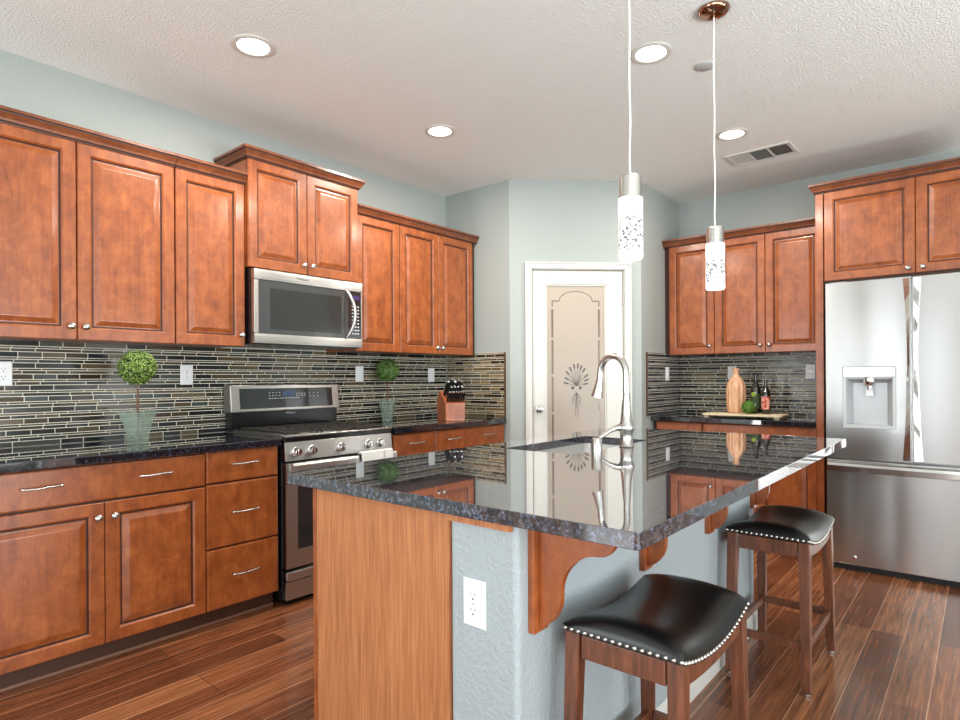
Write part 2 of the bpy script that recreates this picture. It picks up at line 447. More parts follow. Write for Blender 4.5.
# ---------------------------------------------------------------- pantry door
dr = MB()
CW = 0.052
dr.box(DS0 - CW + .008, DS0 + .008, -0.018, 0, 0, DZ + CW - .008); dr.box(DS1 - .008, DS1 + CW - .008, -0.018, 0, 0, DZ + CW - .008)
dr.box(DS0 + .008, DS1 - .008, -0.018, 0, DZ - .008, DZ + CW - .008)
dr.box(DS0 - CW + .008, DS0 - CW + .022, -0.026, -0.018, 0, DZ + CW - .008); dr.box(DS1 + CW - .022, DS1 + CW - .008, -0.026, -0.018, 0, DZ + CW - .008)
dr.box(DS0 - CW + .022, DS1 + CW - .022, -0.026, -0.018, DZ + CW - .022, DZ + CW - .008)
dr.box(DS0, DS0 + 0.014, 0, 0.11, 0, DZ); dr.box(DS1 - 0.014, DS1, 0, 0.11, 0, DZ); dr.box(DS0 + .014, DS1 - .014, 0, 0.11, DZ - .014, DZ)
struct(dr.build('trim_1', WHITE, loc=(AX, AY, 0), rot=(0, 0, PI / 4), bevel=0.003))
d0, d1, dz = DS0 + 0.018, DS1 - 0.018, DZ - 0.018
g0, g1, gz0, gz1 = 0.289, 0.781, 0.25, 1.978
door = struct(thing('door_1', 'x', 'door', (AX, AY, 0), PI / 4)); del door['label']; del door['category']
mb = MB()
mb.box(d0, g0, 0.012, 0.047, 0.01, dz); mb.box(g1, d1, 0.012, 0.047, 0.01, dz)
mb.box(g0, g1, 0.012, 0.047, 0.01, gz0); mb.box(g0, g1, 0.012, 0.047, gz1, dz)
for a in ((g0, g0 + .012, gz0, gz1), (g1 - .012, g1, gz0, gz1), (g0 + .012, g1 - .012, gz0, gz0 + .012), (g0 + .012, g1 - .012, gz1 - .012, gz1)):
    mb.box(a[0], a[1], 0.018, 0.040, a[2], a[3])
mb.build('door_leaf', WHITE, door, bevel=0.003)
MB().box(g0 + .012, g1 - .012, 0.026, 0.032, gz0 + .012, gz1 - .012).build('glass_pane', FROST, door)
gc = (g0 + g1) / 2
mb = MB()
def strip(mb, pts, wd, y, m=0):
    for (x0, z0), (x1, z1) in zip(pts, pts[1:]):
        dx, dz_ = x1 - x0, z1 - z0; L = math.hypot(dx, dz_) or 1; nx, nz = -dz_ / L * wd / 2, dx / L * wd / 2
        mb.hexa([(x0 + nx, y, z0 + nz), (x1 + nx, y, z1 + nz), (x1 - nx, y, z1 - nz), (x0 - nx, y, z0 - nz)],
                [(x0 + nx, y + .001, z0 + nz), (x1 + nx, y + .001, z1 + nz), (x1 - nx, y + .001, z1 - nz), (x0 - nx, y + .001, z0 - nz)], m)
ex = 0.19
zz = [0.40, 0.66, 0.96, 1.26, 1.555, 1.80]
for sx in (-1, 1):
    for a, b in zip(zz, zz[1:]): strip(mb, [(gc + sx * ex, a), (gc + sx * ex, b - 0.02)], 0.016, 0.0245)
    strip(mb, [(gc + sx * ex, 1.80), (gc + sx * ex, 1.845), (gc + sx * (ex - .055), 1.845)], 0.009, 0.0245)
arc = [(gc + 0.135 * math.cos(a), 1.845 + 0.078 * math.sin(a)) for a in [PI * i / 20 for i in range(21)]]
strip(mb, arc, 0.006, 0.0245)
mb.build('etched_border', ETCH, door)
mb = MB()
base = (gc + 0.004, 1.165)
for i, (ang, L, hd) in enumerate([(168, .115, 1), (150, .12, 1), (132, .145, 1), (115, .155, 1), (99, .165, 1), (85, .168, 1), (72, .16, 1), (58, .155, 1), (38, .135, 1), (24, .12, 1), (10, .10, 1), (142, .09, 0), (48, .09, 0), (122, .10, 0), (66, .10, 0)]):
    a = math.radians(ang); x, z = base; x2, z2 = x + L * .72 * math.cos(a), z + L * math.sin(a) * .95
    strip(mb, [(x, z), (x + (x2 - x) * .5, z + (z2 - z) * .55), (x2, z2)], 0.003, 0.0246 + i * 1e-5)
    if hd:
        ex2 = [(x2 - .016 * math.cos(a), z2 - .016 * math.sin(a)), (x2 + .022 * math.cos(a), z2 + .022 * math.sin(a))]
        strip(mb, ex2, 0.012, 0.0243 + i * 1e-5)
for dx in (-0.03, 0.03):
    mb.lathe([(0.0005, 0.0), (0.013, 0.0003), (0.013, 0.001), (0.0005, 0.0013)], (base[0] + dx, 0.0242, 1.15), 'y', 12)
for i, (dx, L) in enumerate([(-.03, .10), (-.014, .19), (0, .13), (.012, .20), (.028, .11), (-.04, .07), (.036, .07)]):
    strip(mb, [(base[0], 1.115), (base[0] + dx * .7, 1.115 - L * .5), (base[0] + dx, 1.115 - L)], 0.0032, 0.0246 + i * 1e-5)
mb.build('wheat_motif', ETCHD, door)
mb = MB(); mb.lathe([(0.012, 0.0115), (0.030, 0.0115), (0.031, 0.006), (0.014, 0.002), (0.012, -0.018), (0.024, -0.024), (0.029, -0.036), (0.024, -0.048), (0.008, -0.052)], (d0 + 0.052, 0, 0.985), 'y', 24)
mb.build('door_knob', NICKEL, door, smooth=40)
for z in (0.25, 1.06, 1.86):
    mb = MB(); mb.lathe([(0.006, -0.045), (0.006, 0.045)], (d1 + .004, 0.005, z), 'z', 10); mb.box(d1 - 0.016, d1 + .002, 0.009, 0.0115, z - .045, z + .045)
    mb.build('door_hinge', NICKEL, door, smooth=40)
# added pantry lamp, unseen: bare bulb on the ceiling that lights the frosted pane
pl = thing('added_pantry_lamp', 'unseen warm lamp added on the pantry ceiling behind the frosted door glass', 'lamp', (-2.95, 4.55, ZC))
MB().lathe([(0.09, 0), (0.09, -0.02), (0.03, -0.03)], n=20).build('lamp_base', WHITE, pl, smooth=40)
MB().sphere((0, 0, -0.085), 0.055).build('bulb', LAMPGLOW, pl, smooth=180)
l = bpy.data.lights.new('added_pantry_light', 'POINT'); l.energy = 30; l.color = (1.0, 0.84, 0.70); l.shadow_soft_size = 0.08
o = bpy.data.objects.new('added_pantry_light', l); COL.objects.link(o); o.location = (-2.95, 4.55, ZC - 0.2)

# ---------------------------------------------------------------- mosaic backsplashes
PALETTE = [srgb(54, 56, 52), srgb(66, 64, 56), srgb(82, 72, 56), srgb(96, 84, 62), srgb(44, 48, 50), srgb(70, 78, 76),
           srgb(108, 96, 72), srgb(60, 50, 42), srgb(88, 90, 82), srgb(36, 38, 40), srgb(74, 62, 48)]
def backsplash(name, label, Lx, z0, z1, loc, rz, seed, left_edge=0, right_edge=0, pal=PALETTE):
    # local frame: x along the wall, front towards -y, wall surface at y=0
    rnd = random.Random(seed)
    root = thing(name, label, 'backsplash', loc, rz)
    MB().box(0, Lx, -0.008, -0.001, z0, z1).build('grout_bed', GROUT, root)
    V = []; F = []; C = []
    z = z0 + 0.001; k = 0; hs = [0.0235, 0.0140, 0.0080]; g = 0.0028
    while z < z1 - 0.006:
        h = min(hs[k % 3], z1 - z - .001); x = -rnd.random() * 0.1
        while x < Lx:
            L = 0.095 if rnd.random() < 0.72 else 0.193
            a, b = max(x, 0.001), min(x + L, Lx - 0.001)
            if b - a > 0.004:
                o = len(V); e = 0.0008; ty = rnd.uniform(-.0006, .0006); tz = rnd.uniform(-.0006, .0006)
                V += [(a, -0.0075, z), (b, -0.0075, z), (b, -0.0075, z + h), (a, -0.0075, z + h),
                      (a + e, -0.0097 + ty, z + e), (b - e, -0.0097 - ty, z + e), (b - e, -0.0097 - ty + tz, z + h - e), (a + e, -0.0097 + ty + tz, z + h - e)]
                F += [(o + 4, o + 5, o + 6, o + 7), (o, o + 1, o + 5, o + 4), (o + 1, o + 2, o + 6, o + 5), (o + 2, o + 3, o + 7, o + 6), (o + 3, o, o + 4, o + 7)]
                c = rnd.choice(pal); j = rnd.uniform(0.50, 0.98); C += [(c[0] * j, c[1] * j, c[2] * j, 1)] * 5
            x += L + g
        z += h + g; k += 1
    me = bpy.data.meshes.new('mosaic_tiles'); me.from_pydata(V, [], F); me.materials.append(TILE)
    at = me.color_attributes.new('tint', 'FLOAT_COLOR', 'CORNER')
    i = 0
    for p, c in zip(me.polygons, C):
        for _ in p.loop_indices: at.data[i].color = c; i += 1
    o = bpy.data.objects.new('mosaic_tiles', me); COL.objects.link(o); o.parent = root
    mb = MB()
    if right_edge: mb.box(Lx, Lx + .010, -0.0135, -0.001, z0, z1)
    if left_edge: mb.box(-.010, 0, -0.0135, -0.001, z0, z1)
    if left_edge or right_edge: mb.build('edge_strip', TILEEDGE, root)
    return root
ZK = 0.9155
backsplash('tile_backsplash', 'long linear glass mosaic backsplash on the wall behind the stove', YA - 0.40, ZK, 1.428, (XL, 0.385, 0), PI / 2, 3)
WARM_LIT = [srgb(96, 82, 56), srgb(122, 104, 72), srgb(140, 120, 84), srgb(70, 56, 40), srgb(110, 106, 88), srgb(50, 42, 34), srgb(150, 126, 88)]  # tile palette with the light on this wall painted in
backsplash('tile_backsplash', 'short mosaic strip in lit golden brown tints on the return wall beside the knife block', (-2.914) - XL - 0.02, ZK, 1.437, (XL + 0.014, YA, 0), 0, 5, 0, 1, WARM_LIT)
backsplash('tile_backsplash', 'narrow bluish grey mosaic strip on the return wall right of the pantry door', YB - 4.618 - 0.016, ZK, 1.438, (XR, YB - .016, 0), -PI / 2 + PI, 8, 0, 0) if False else None
def bs_return():
    return backsplash('tile_backsplash', 'narrow bluish grey mosaic strip on the return wall right of the pantry door', YB - 4.618 - 0.016, ZK, 1.438, (XR, 4.618, 0), PI / 2, 8, 1, 0,
                      [srgb(70, 74, 80), srgb(90, 92, 98), srgb(54, 56, 64), srgb(110, 108, 108), srgb(84, 78, 74)])
bs_return()
backsplash('tile_backsplash', 'dark olive mosaic backsplash behind the wooden vase and the bottles', -0.905 - XR, ZK, 1.425, (XR, YB, 0), 0, 11)

# ================================================================ CABINETS
PROFILE = [(0.0, 0.020), (0.0, 0.004), (0.0035, 0.0), (0.052, 0.0), (0.060, 0.007), (0.0625, 0.011), (0.068, 0.011), (0.072, 0.0105), (0.094, 0.0015), (0.098, 0.001)]
def panel_front(mb, x0, x1, z0, z1, prof=PROFILE, k=1.0):
    loops = []
    for ins, d in prof:
        i = ins * k
        loops.append([(x0 + i, d, z0 + i), (x1 - i, d, z0 + i), (x1 - i, d, z1 - i), (x0 + i, d, z1 - i)])
    ms = [0] * len(prof); ms[4] = 1; ms[5] = 1
    mb.loft(loops, ms=ms)
    mb.mi[-1] = 0; mb.mi[-2] = 0
def make_door(root, x0, x1, z0, z1, knob=None, label=None, k=1.0):
    mb = MB(); panel_front(mb, x0, x1, z0, z1, k=k)
    d = mb.build('cabinet_door', [CAB, GLAZESHADE], root)
    if knob:
        kb = MB(); kb.lathe([(0.009, 0.0), (0.006, -0.003), (0.0055, -0.014), (0.013, -0.018), (0.0155, -0.023), (0.012, -0.029), (0.003, -0.031)], (knob[0], 0, knob[1]), 'y', 18)
        kb.build('knob', NICKEL, d, smooth=50)
    return d
def bow_pull(cx, cz, wd=0.135):
    mb = MB(); pts = []
    for i in range(17):
        t = -1 + i / 8
        pts.append((cx + t * wd / 2, -0.022 - 0.010 * (1 - t * t), cz + 0.0012 * math.sin(t * PI)))
    mb.tube(pts, [0.0045 + 0.0008 * math.cos(i * 2.1) for i in range(17)], 8)
    for s in (-1, 1):
        mb.tube([(cx + s * wd * .46, 0.0, cz), (cx + s * wd * .46, -0.024, cz)], 0.0045, 8); mb.sphere((cx + s * wd / 2, -0.022, cz), 0.006, 8, 5)
    return mb
def make_drawer(root, x0, x1, z0, z1, pulls=1):
    mb = MB()
    loops = [[(x0 + i, d, z0 + i), (x1 - i, d, z0 + i), (x1 - i, d, z1 - i), (x0 + i, d, z1 - i)] for i, d in ((0, .020), (0, .006), (.003, .0015), (.008, 0.0), (.010, 0))]
    mb.loft(loops); d = mb.build('drawer_front', CAB, root)
    cz = (z0 + z1) / 2 + 0.010
    xs = [(x0 + x1) / 2] if pulls == 1 else [x0 + (x1 - x0) * .28, x0 + (x1 - x0) * .76] if pulls == 2 else pulls
    for x in xs: bow_pull(x, cz).build('pull', NICKEL, d, smooth=60)
    return d
def crown_profile(h=0.062, p=0.037):
    # (outward, up)
    return [(0.0, 0.0), (0.006, 0.0), (0.008, 0.006), (0.012, 0.010), (0.016, 0.020), (0.024, 0.032), (0.030, 0.040), (0.032, 0.046), (p, 0.048), (p, h), (0.0, h)]
def crown(path, z, prof):
    # path in plan (local xy), outward is to the right of travel
    P = [Vector(p) for p in path]; loops = []
    for i, p in enumerate(P):
        n = []
        if i > 0: d = (P[i] - P[i - 1]).normalized(); n.append(Vector((d.y, -d.x)))
        if i < len(P) - 1: d = (P[i + 1] - P[i]).normalized(); n.append(Vector((d.y, -d.x)))
        m = sum(n, Vector((0, 0))).normalized(); k = 1 / max(m.dot(n[0]), .3)
        loops.append([(p.x + m.x * u * k, p.y + m.y * u * k, z + v) for u, v in prof])
    mb = MB(); np_ = len(prof)
    for i in range(len(loops) - 1):
        for k in range(np_):
            k2 = (k + 1) % np_
            mb.add([loops[i][k], loops[i][k2], loops[i + 1][k2], loops[i + 1][k]], [(0, 1, 2, 3)], 1 if k in (1, 2, 6, 7) else 0)
    mb.add(loops[0], [tuple(range(np_))]); mb.add(loops[-1], [tuple(range(np_))])
    return mb
def upper_cab(label, loc, rz, W, z0, z1, D, doors, crown_path=None, crown_z=None, group='wall cabinets', stile=None, name='wall_cabinet'):
    root = thing(name, label, 'cabinet', (loc[0], loc[1], z0), rz, group)
    mb = MB(); mb.box(0, W, 0.024, D, 0.004, z1 - z0); mb.box(0.001, W - .001, 0.0212, 0.0239, 0.006, z1 - z0 - .002, 1)  # thin dark front sheet paints shade into the door gaps
    if stile: mb.box(stile[0], stile[1], 0.004, 0.0205, 0.0, z1 - z0 - .002)
    mb.build('carcass', [CAB, GLAZESHADE], root)
    for x0, x1, a, b, kn in doors: make_door(root, x0, x1, a - z0, b - z0, (kn[0], kn[1] - z0) if kn else None)
    if crown_path:
        crown(crown_path, crown_z - z0, crown_profile()).build('crown_molding', [CROWNW, GLAZESHADE], root)
    return root
R = PI / 2
G = 0.002
# left wall, local x = world y - y0 ; D to the wall
def U(label, xf, y0, y1, z0, z1, splits, zd0, zd1, knobs, cpath, cz, **kw):
    W = y1 - y0; D = xf - XL - 0.001; ds = []
    for i, (a, b) in enumerate(zip(splits, splits[1:])):
        ds.append((a - y0 + G, b - y0 - G, zd0, zd1, (knobs[i] - y0, 1e9) if False else ((knobs[i][0] - y0, knobs[i][1]) if knobs[i] else None)))
    return upper_cab(label, (xf, y0), R, W, z0, z1, D, ds, cpath, cz, **kw)
UF = -3.213
cabA = U('double-door wall cabinet over the left end of the long counter', UF, 0.462, 1.366, 1.420, 2.392, [0.462, 0.926, 1.366], 1.420, 2.340,
         [(0.900, 1.482), (0.958, 1.482)], [(0, 0), (0.9035, 0)], 2.336)
cabB = U('narrow single-door wall cabinet just left of the microwave', UF, 1.368, 1.752, 1.420, 2.392, [1.368, 1.752], 1.420, 2.340,
         [(1.725, 1.484)], [(0, 0), (0.384, 0)], 2.336)
cabM = U('short raised double-door wall cabinet directly above the microwave', -3.183, 1.754, 2.534, 1.872, 2.545, [1.754, 2.142, 2.534], 1.872, 2.492,
         [(2.112, 1.927), (2.172, 1.927)], [(0, .33), (0, 0), (0.78, 0), (0.78, .33)], 2.486)
cabC = U('narrow single-door wall cabinet just right of the microwave', UF, 2.536, 2.930, 1.420, 2.392, [2.536, 2.930], 1.420, 2.340,
         [None], [(0, 0), (0.3935, 0)], 2.336)
cabD = U('double-door wall cabinet above the knife block, ending at the pantry corner', UF, 2.932, YA - 0.004, 1.420, 2.392, [2.932, 3.330, YA - 0.045], 1.420, 2.340,
         [(3.302, 1.466), (3.358, 1.466)], [(0, 0), (YA - .004 - 2.932, 0)], 2.336)
# right wall
UR = 4.975
upper_cab('narrow single-door wall cabinet at the left end of the right-hand run', (XR + .002, UR), 0, 0.423, 1.420, 2.392, YB - UR - .001,
          [(0.045, 0.4215, 1.420, 2.340, (0.388, 1.487))], [(0, 0), (0.423, 0)], 2.336)
upper_cab('double-door wall cabinet above the bottles, next to the refrigerator panel', (-1.689, UR), 0, 0.786, 1.420, 2.392, YB - UR - .001,
          [(0.0015, 0.386, 1.420, 2.340, (0.352, 1.478)), (0.389, 0.7845, 1.420, 2.340, (0.418, 1.478))], [(0, 0), (0.786, 0)], 2.336)
FY = 4.69
fc = upper_cab('deep double-door wall cabinet above the refrigerator', (-0.850, FY), 0, 1.03, 1.868, 2.552, YB - FY - .001,
          [(0.004, 0.513, 1.884, 2.492, (0.476, 1.918)), (0.516, 1.026, 1.884, 2.492, (0.552, 1.918))], None, None)
fpn = tag(MB().box(-0.900, -0.852, FY + .002, YB - .001, 0.0, 2.49).build('refrigerator_side_panel', CAB, bevel=0.002),
          'tall wooden side panel standing left of the refrigerator', 'panel')
crown([(-0.05, YB - FY - .03), (-0.05, 0), (1.03, 0)], 2.4925 - 1.868, crown_profile()).build('crown_molding', [CROWNW, GLAZESHADE], fc)
tag(MB().box(0.183, 0.215, FY + .002, YB - .001, 0.0, 2.49).build('refrigerator_side_panel', CAB, bevel=0.002),
    'tall wooden side panel standing right of the refrigerator', 'panel')
# base cabinets
def base_cab(label, loc, rz, W, D, fronts, toe=(0, None), group='base cabinets'):
    root = thing('base_cabinet', label, 'cabinet', (loc[0], loc[1], 0), rz, group)
    MB().box(0, W, 0.024, D, 0.085, 0.8735).box(0.001, W - .001, 0.0212, 0.0239, 0.086, 0.873, 1).build('carcass', [CAB, GLAZESHADE], root)  # dark sheet behind the fronts stands for shade in their gaps
    mb = MB(); mb.box(0, W, 0.066, 0.080, 0.0, 0.084); mb.build('toe_kick', TOEK, root)
    MB().box(0, W, 0.060, 0.0655, 0.0, 0.011).build('shoe_molding', SHOE, root)
    for f in fronts:
        if f[0] == 'door': make_door(root, *f[1:])
        else: make_drawer(root, *f[1:])
    return root
BF = -2.928
DB = BF - XL - 0.001
base_cab('wide base cabinet with double doors at the left end of the long counter', (BF, 0.478), R, 0.906, DB,
         [('drawer', G, 0.9045, 0.712, 0.868, [0.236, 0.668]), ('door', G, 0.4635, 0.088, 0.704, (0.437, 0.640)), ('door', 0.4665, 0.9045, 0.088, 0.704, (0.500, 0.640))])
base_cab('three-drawer base cabinet between the wide cabinet and the stove', (BF, 1.386), R, 0.394, DB,
         [('drawer', .002, 0.392, 0.718, 0.872), ('drawer', .002, 0.392, 0.393, 0.711), ('drawer', .002, 0.392, 0.088, 0.386)])
base_cab('narrow base cabinet just right of the stove', (BF, 2.604), R, 0.388, DB,
         [('drawer', .002, 0.385, 0.718, 0.868), ('door', .002, 0.385, 0.088, 0.712, (0.36, 0.64))])
base_cab('wide base cabinet under the knife block', (BF, 2.994), R, YA - .004 - 2.994, DB,
         [('drawer', .004, 0.777, 0.718, 0.868, [0.175, 0.565]), ('door', .004, 0.389, 0.088, 0.712, (0.36, 0.64)), ('door', .392, 0.777, 0.088, 0.712, (0.42, 0.64))])
BR = 4.722
base_cab('narrow base cabinet at the pantry end of the right-hand counter', (XR + .002, BR), 0, 0.41, YB - BR - .001,
         [('drawer', .035, 0.407, 0.722, 0.870), ('door', .035, 0.407, 0.088, 0.714, (0.37, 0.64))])
base_cab('wide double-door base cabinet next to the refrigerator panel', (-1.701, BR), 0, 0.798, YB - BR - .001,
         [('drawer', .002, 0.796, 0.722, 0.870, [0.2, 0.6]), ('door', .002, 0.397, 0.088, 0.714, (0.37, 0.64)), ('door', .400, 0.796, 0.088, 0.714, (0.43, 0.64))])
# perimeter counters
CT0, CT1 = 0.8745, 0.914
def counter(label, x0, x1, y0, y1):
    return tag(MB().box(x0, x1, y0, y1, CT0, CT1).build('countertop', GRAND, bevel=0.005), label, 'countertop')
counter('black granite countertop left of the stove, under the topiary', XL + .001, -2.905, 0.40, 1.784)
counter('black granite countertop right of the stove, under the knife block', XL + .001, -2.905, 2.600, YA - .001)
counter('black granite countertop on the right-hand wall under the tray', XR + .001, -0.9015, 4.690, YB - .001)

# ================================================================ ISLAND
IX0, IX1, IY0, IY1 = -1.832, -0.540, 1.141, 3.517
SX0, SX1, SY0, SY1 = -1.668, -1.300, 2.14, 2.87
mb = MB()
slab(mb, rrect(IX0, IX1, IY0, IY1, 0.012, 3), rrect(SX0, SX1, SY0, SY1, 0.03, 6), 0.876, 0.914)
tag(mb.build('island_countertop', GRAN, bevel=0.004), 'large polished brown and grey granite slab on the kitchen island', 'countertop')
# sink
sk = thing('kitchen_sink', 'undermount stainless steel sink in the island countertop', 'sink', ((SX0 + SX1) / 2, (SY0 + SY1) / 2, 0.66))
hx, hy = (SX1 - SX0) / 2, (SY1 - SY0) / 2
mb = MB(); loops = []
for ins, z, r in ((0.0225, 0.2145, .06), (-.004, 0.2145, .06), (-0.004, 0.19, .06), (0.0, 0.06, .07), (0.02, 0.015, .08), (0.06, 0.004, .08), (0.17, 0.0, .02)):
    if ins == 0.0225: loops.append([(x, y, z) for x, y in rrect(-hx - .012, hx + .012, -hy - .02, hy + .02, .05, 6)])
    else: loops.append([(x, y, z) for x, y in rrect(-hx + ins, hx - ins, -hy + ins, hy - ins, r * .6, 6)])
mb.loft(loops, cap0=False)
mb.build('basin', SINKST, sk, smooth=45)
MB().lathe([(0.055, 0.0008), (0.055, 0.004), (0.040, 0.005), (0.036, 0.001)], n=24).build('drain', CHROME, sk, smooth=40)
# faucet
fx, fy = -1.252, 2.520
fa = thing('kitchen_faucet', 'tall brushed gooseneck faucet with pull-down spray on the island', 'faucet', (fx, fy, 0.9142))
mb = MB(); mb.lathe([(0.032, 0), (0.033, 0.004), (0.029, 0.008), (0.028, 0.05), (0.029, 0.065), (0.035, 0.078), (0.036, 0.090), (0.033, 0.102), (0.027, 0.115), (0.0225, 0.16), (0.0185, 0.22), (0.0155, 0.245)], n=28)
mb.build('faucet_body', NICKEL, fa, smooth=50)
dx, dy = -0.985, 0.17
rr = 0.074; zc = 0.334
pts = [(0, 0, 0.23), (0, 0, 0.27)] + [(dx * (rr - rr * math.cos(a)), dy * (rr - rr * math.cos(a)), zc + rr * 1.12 * math.sin(a)) for a in [PI * i / 18 * 1.0 for i in range(19)]]
pts.append((dx * (2 * rr + .003), dy * (2 * rr + .003), zc - 0.03))
mb = MB(); mb.tube(pts, 0.0150, 14); mb.build('gooseneck', NICKEL, fa, smooth=60)
hx2 = 2 * rr + .003
mb = MB(); mb.tube([(dx * hx2, dy * hx2, zc - .028), (dx * (hx2 + .004), dy * (hx2 + .004), zc - .05), (dx * (hx2 + .012), dy * (hx2 + .012), zc - .085), (dx * (hx2 + .018), dy * (hx2 + .018), zc - .108)], [0.0165, 0.0190, 0.024, 0.028], 16)
mb.build('spray_head', NICKEL, fa, smooth=50)
mb = MB(); mb.tube([(-0.015, -0.02, 0.090), (-0.03, -0.045, 0.088), (-0.05, -0.075, 0.074), (-0.068, -0.105, 0.052), (-0.075, -0.118, 0.047)], [0.018, 0.014, 0.010, 0.0085, 0.007], 12)
mb.build('lever_handle', NICKEL, fa, smooth=60)
mb = MB(); mb.lathe([(0.0225, 0), (0.0225, 0.062), (0.020, 0.066), (0.004, 0.067)], n=24)
tag(mb.build('air_gap_cap', NICKEL, loc=(-1.236, 2.218, 0.9142), smooth=40), 'short brushed steel cylinder cap beside the faucet', 'air gap')
# cabinet body
ic = thing('island_cabinet', 'island cabinet with a light wood end panel facing the camera', 'cabinet', (-1.704, 1.168, 0))
cw = 0.60
mb = MB(); zt_ = 0.8755
mb.box(0.0165, 0.0225, 0.020, 1.94, 0.085, zt_); mb.box(cw - .014, cw, 0.020, 1.94, 0.085, zt_)
mb.box(0.036, cw - .014, 0.020, 0.034, 0.085, zt_); mb.box(0.036, cw - .014, 1.926, 1.94, 0.085, zt_); mb.box(0.036, cw - .014, 0.034, 1.926, 0.085, 0.10)
mb.build('carcass', CAB, ic)
MB().box(0.012, 0.606, 0.0, 0.0195, 0.0, 0.8755).build('end_panel', PANELW, ic, bevel=0.0015)
MB().box(-0.006, 0.0115, -0.003, 0.0195, 0.0, 0.8755).build('end_stile', CAB, ic, bevel=0.0015)
MB().box(0.075, cw, 0.022, 1.94, 0.0, 0.084).build('toe_kick', TOEK, ic)
for a, b in ((0.03, 0.46), (0.465, 0.9), (0.93, 1.34), (1.345, 1.75)):
    mb = MB(); panel_front(mb, a, b, 0.09, 0.86)
    mb.v = [(y * 0.75 + .001, x, z) for x, y, z in mb.v]
    mb.build('cabinet_door', [CAB, GLAZESHADE], ic)
# pony wall
PX0, PX1, PY0, PY1 = -1.0965, -0.872, 1.172, 3.118
struct(MB().box(PX0, PX1, PY0, PY1, 0, 0.8755).build('wall_island', PONY, bevel=0.016, seg=4))
struct(MB().box(PX0 - .002, PX1 - 0.012, PY0 - .014, PY0 - .0005, 0.856, 0.8755).build('trim_2', PANELW))
mb = MB(); mb.prism([(0, 0), (0.014, 0), (0.014, 0.075), (0.009, 0.088), (0.004, 0.095), (0, 0.095)], lambda u, v, t: (PX1 + .0005 + u, t, v), PY0 + .02, PY1)
mb.box(PX0 + .002, PX1 + 0.0145, PY1 + 0.0005, PY1 + 0.0145, 0, 0.092)
struct(mb.build('baseboard_island', WHITE))
# corbels
CORB = [(0.2335, -0.012), (0.2267, -0.03), (0.2152, -0.046), (0.1988, -0.058), (0.1621, -0.064), (0.137, -0.075), (0.1129, -0.095), (0.0926, -0.122), (0.082, -0.153), (0.0801, -0.181), (0.0772, -0.204), (0.0637, -0.232), (0.0453, -0.252), (0.0241, -0.264)]
def corbel(y, label):
    c = thing('wooden_corbel', label, 'corbel', (PX1 + .0006, y, 0.875), 0, 'corbels under the island overhang')
    MB().box(0, 0.018, -0.032, 0.032, -0.278, 0).build('back_plate', CAB, c, bevel=0.001)
    ctrl = CORB
    pr = [(0.0185, 0), (0.235, 0)]
    for a in range(len(ctrl) - 1):      # smooth curve through the outline points
        p0, p1, p2, p3 = ctrl[max(a - 1, 0)], ctrl[a], ctrl[a + 1], ctrl[min(a + 2, len(ctrl) - 1)]
        for q in range(4):
            t_ = q / 4; f_ = lambda k: 0.5 * (2 * p1[k] + (p2[k] - p0[k]) * t_ + (2 * p0[k] - 5 * p1[k] + 4 * p2[k] - p3[k]) * t_ ** 2 + (3 * p1[k] - p0[k] - 3 * p2[k] + p3[k]) * t_ ** 3)
            pr.append((f_(0), f_(1)))
    pr.append(ctrl[-1]); pr.append((0.0185, ctrl[-1][1]))
    mb = MB(); mb.prism(pr, lambda u, v, t: (u, t, v), -0.010, 0.010); mb.build('bracket', CAB, c, bevel=0.001)
    return c
corbel(1.247, 'scrolled corbel nearest the island corner, in front of the near stool')
corbel(1.872, 'second corbel from the island corner, directly above the near stool')
corbel(2.472, 'third corbel from the island corner, between the two stools')
corbel(3.080, 'fourth corbel from the island corner, beyond the far stool')

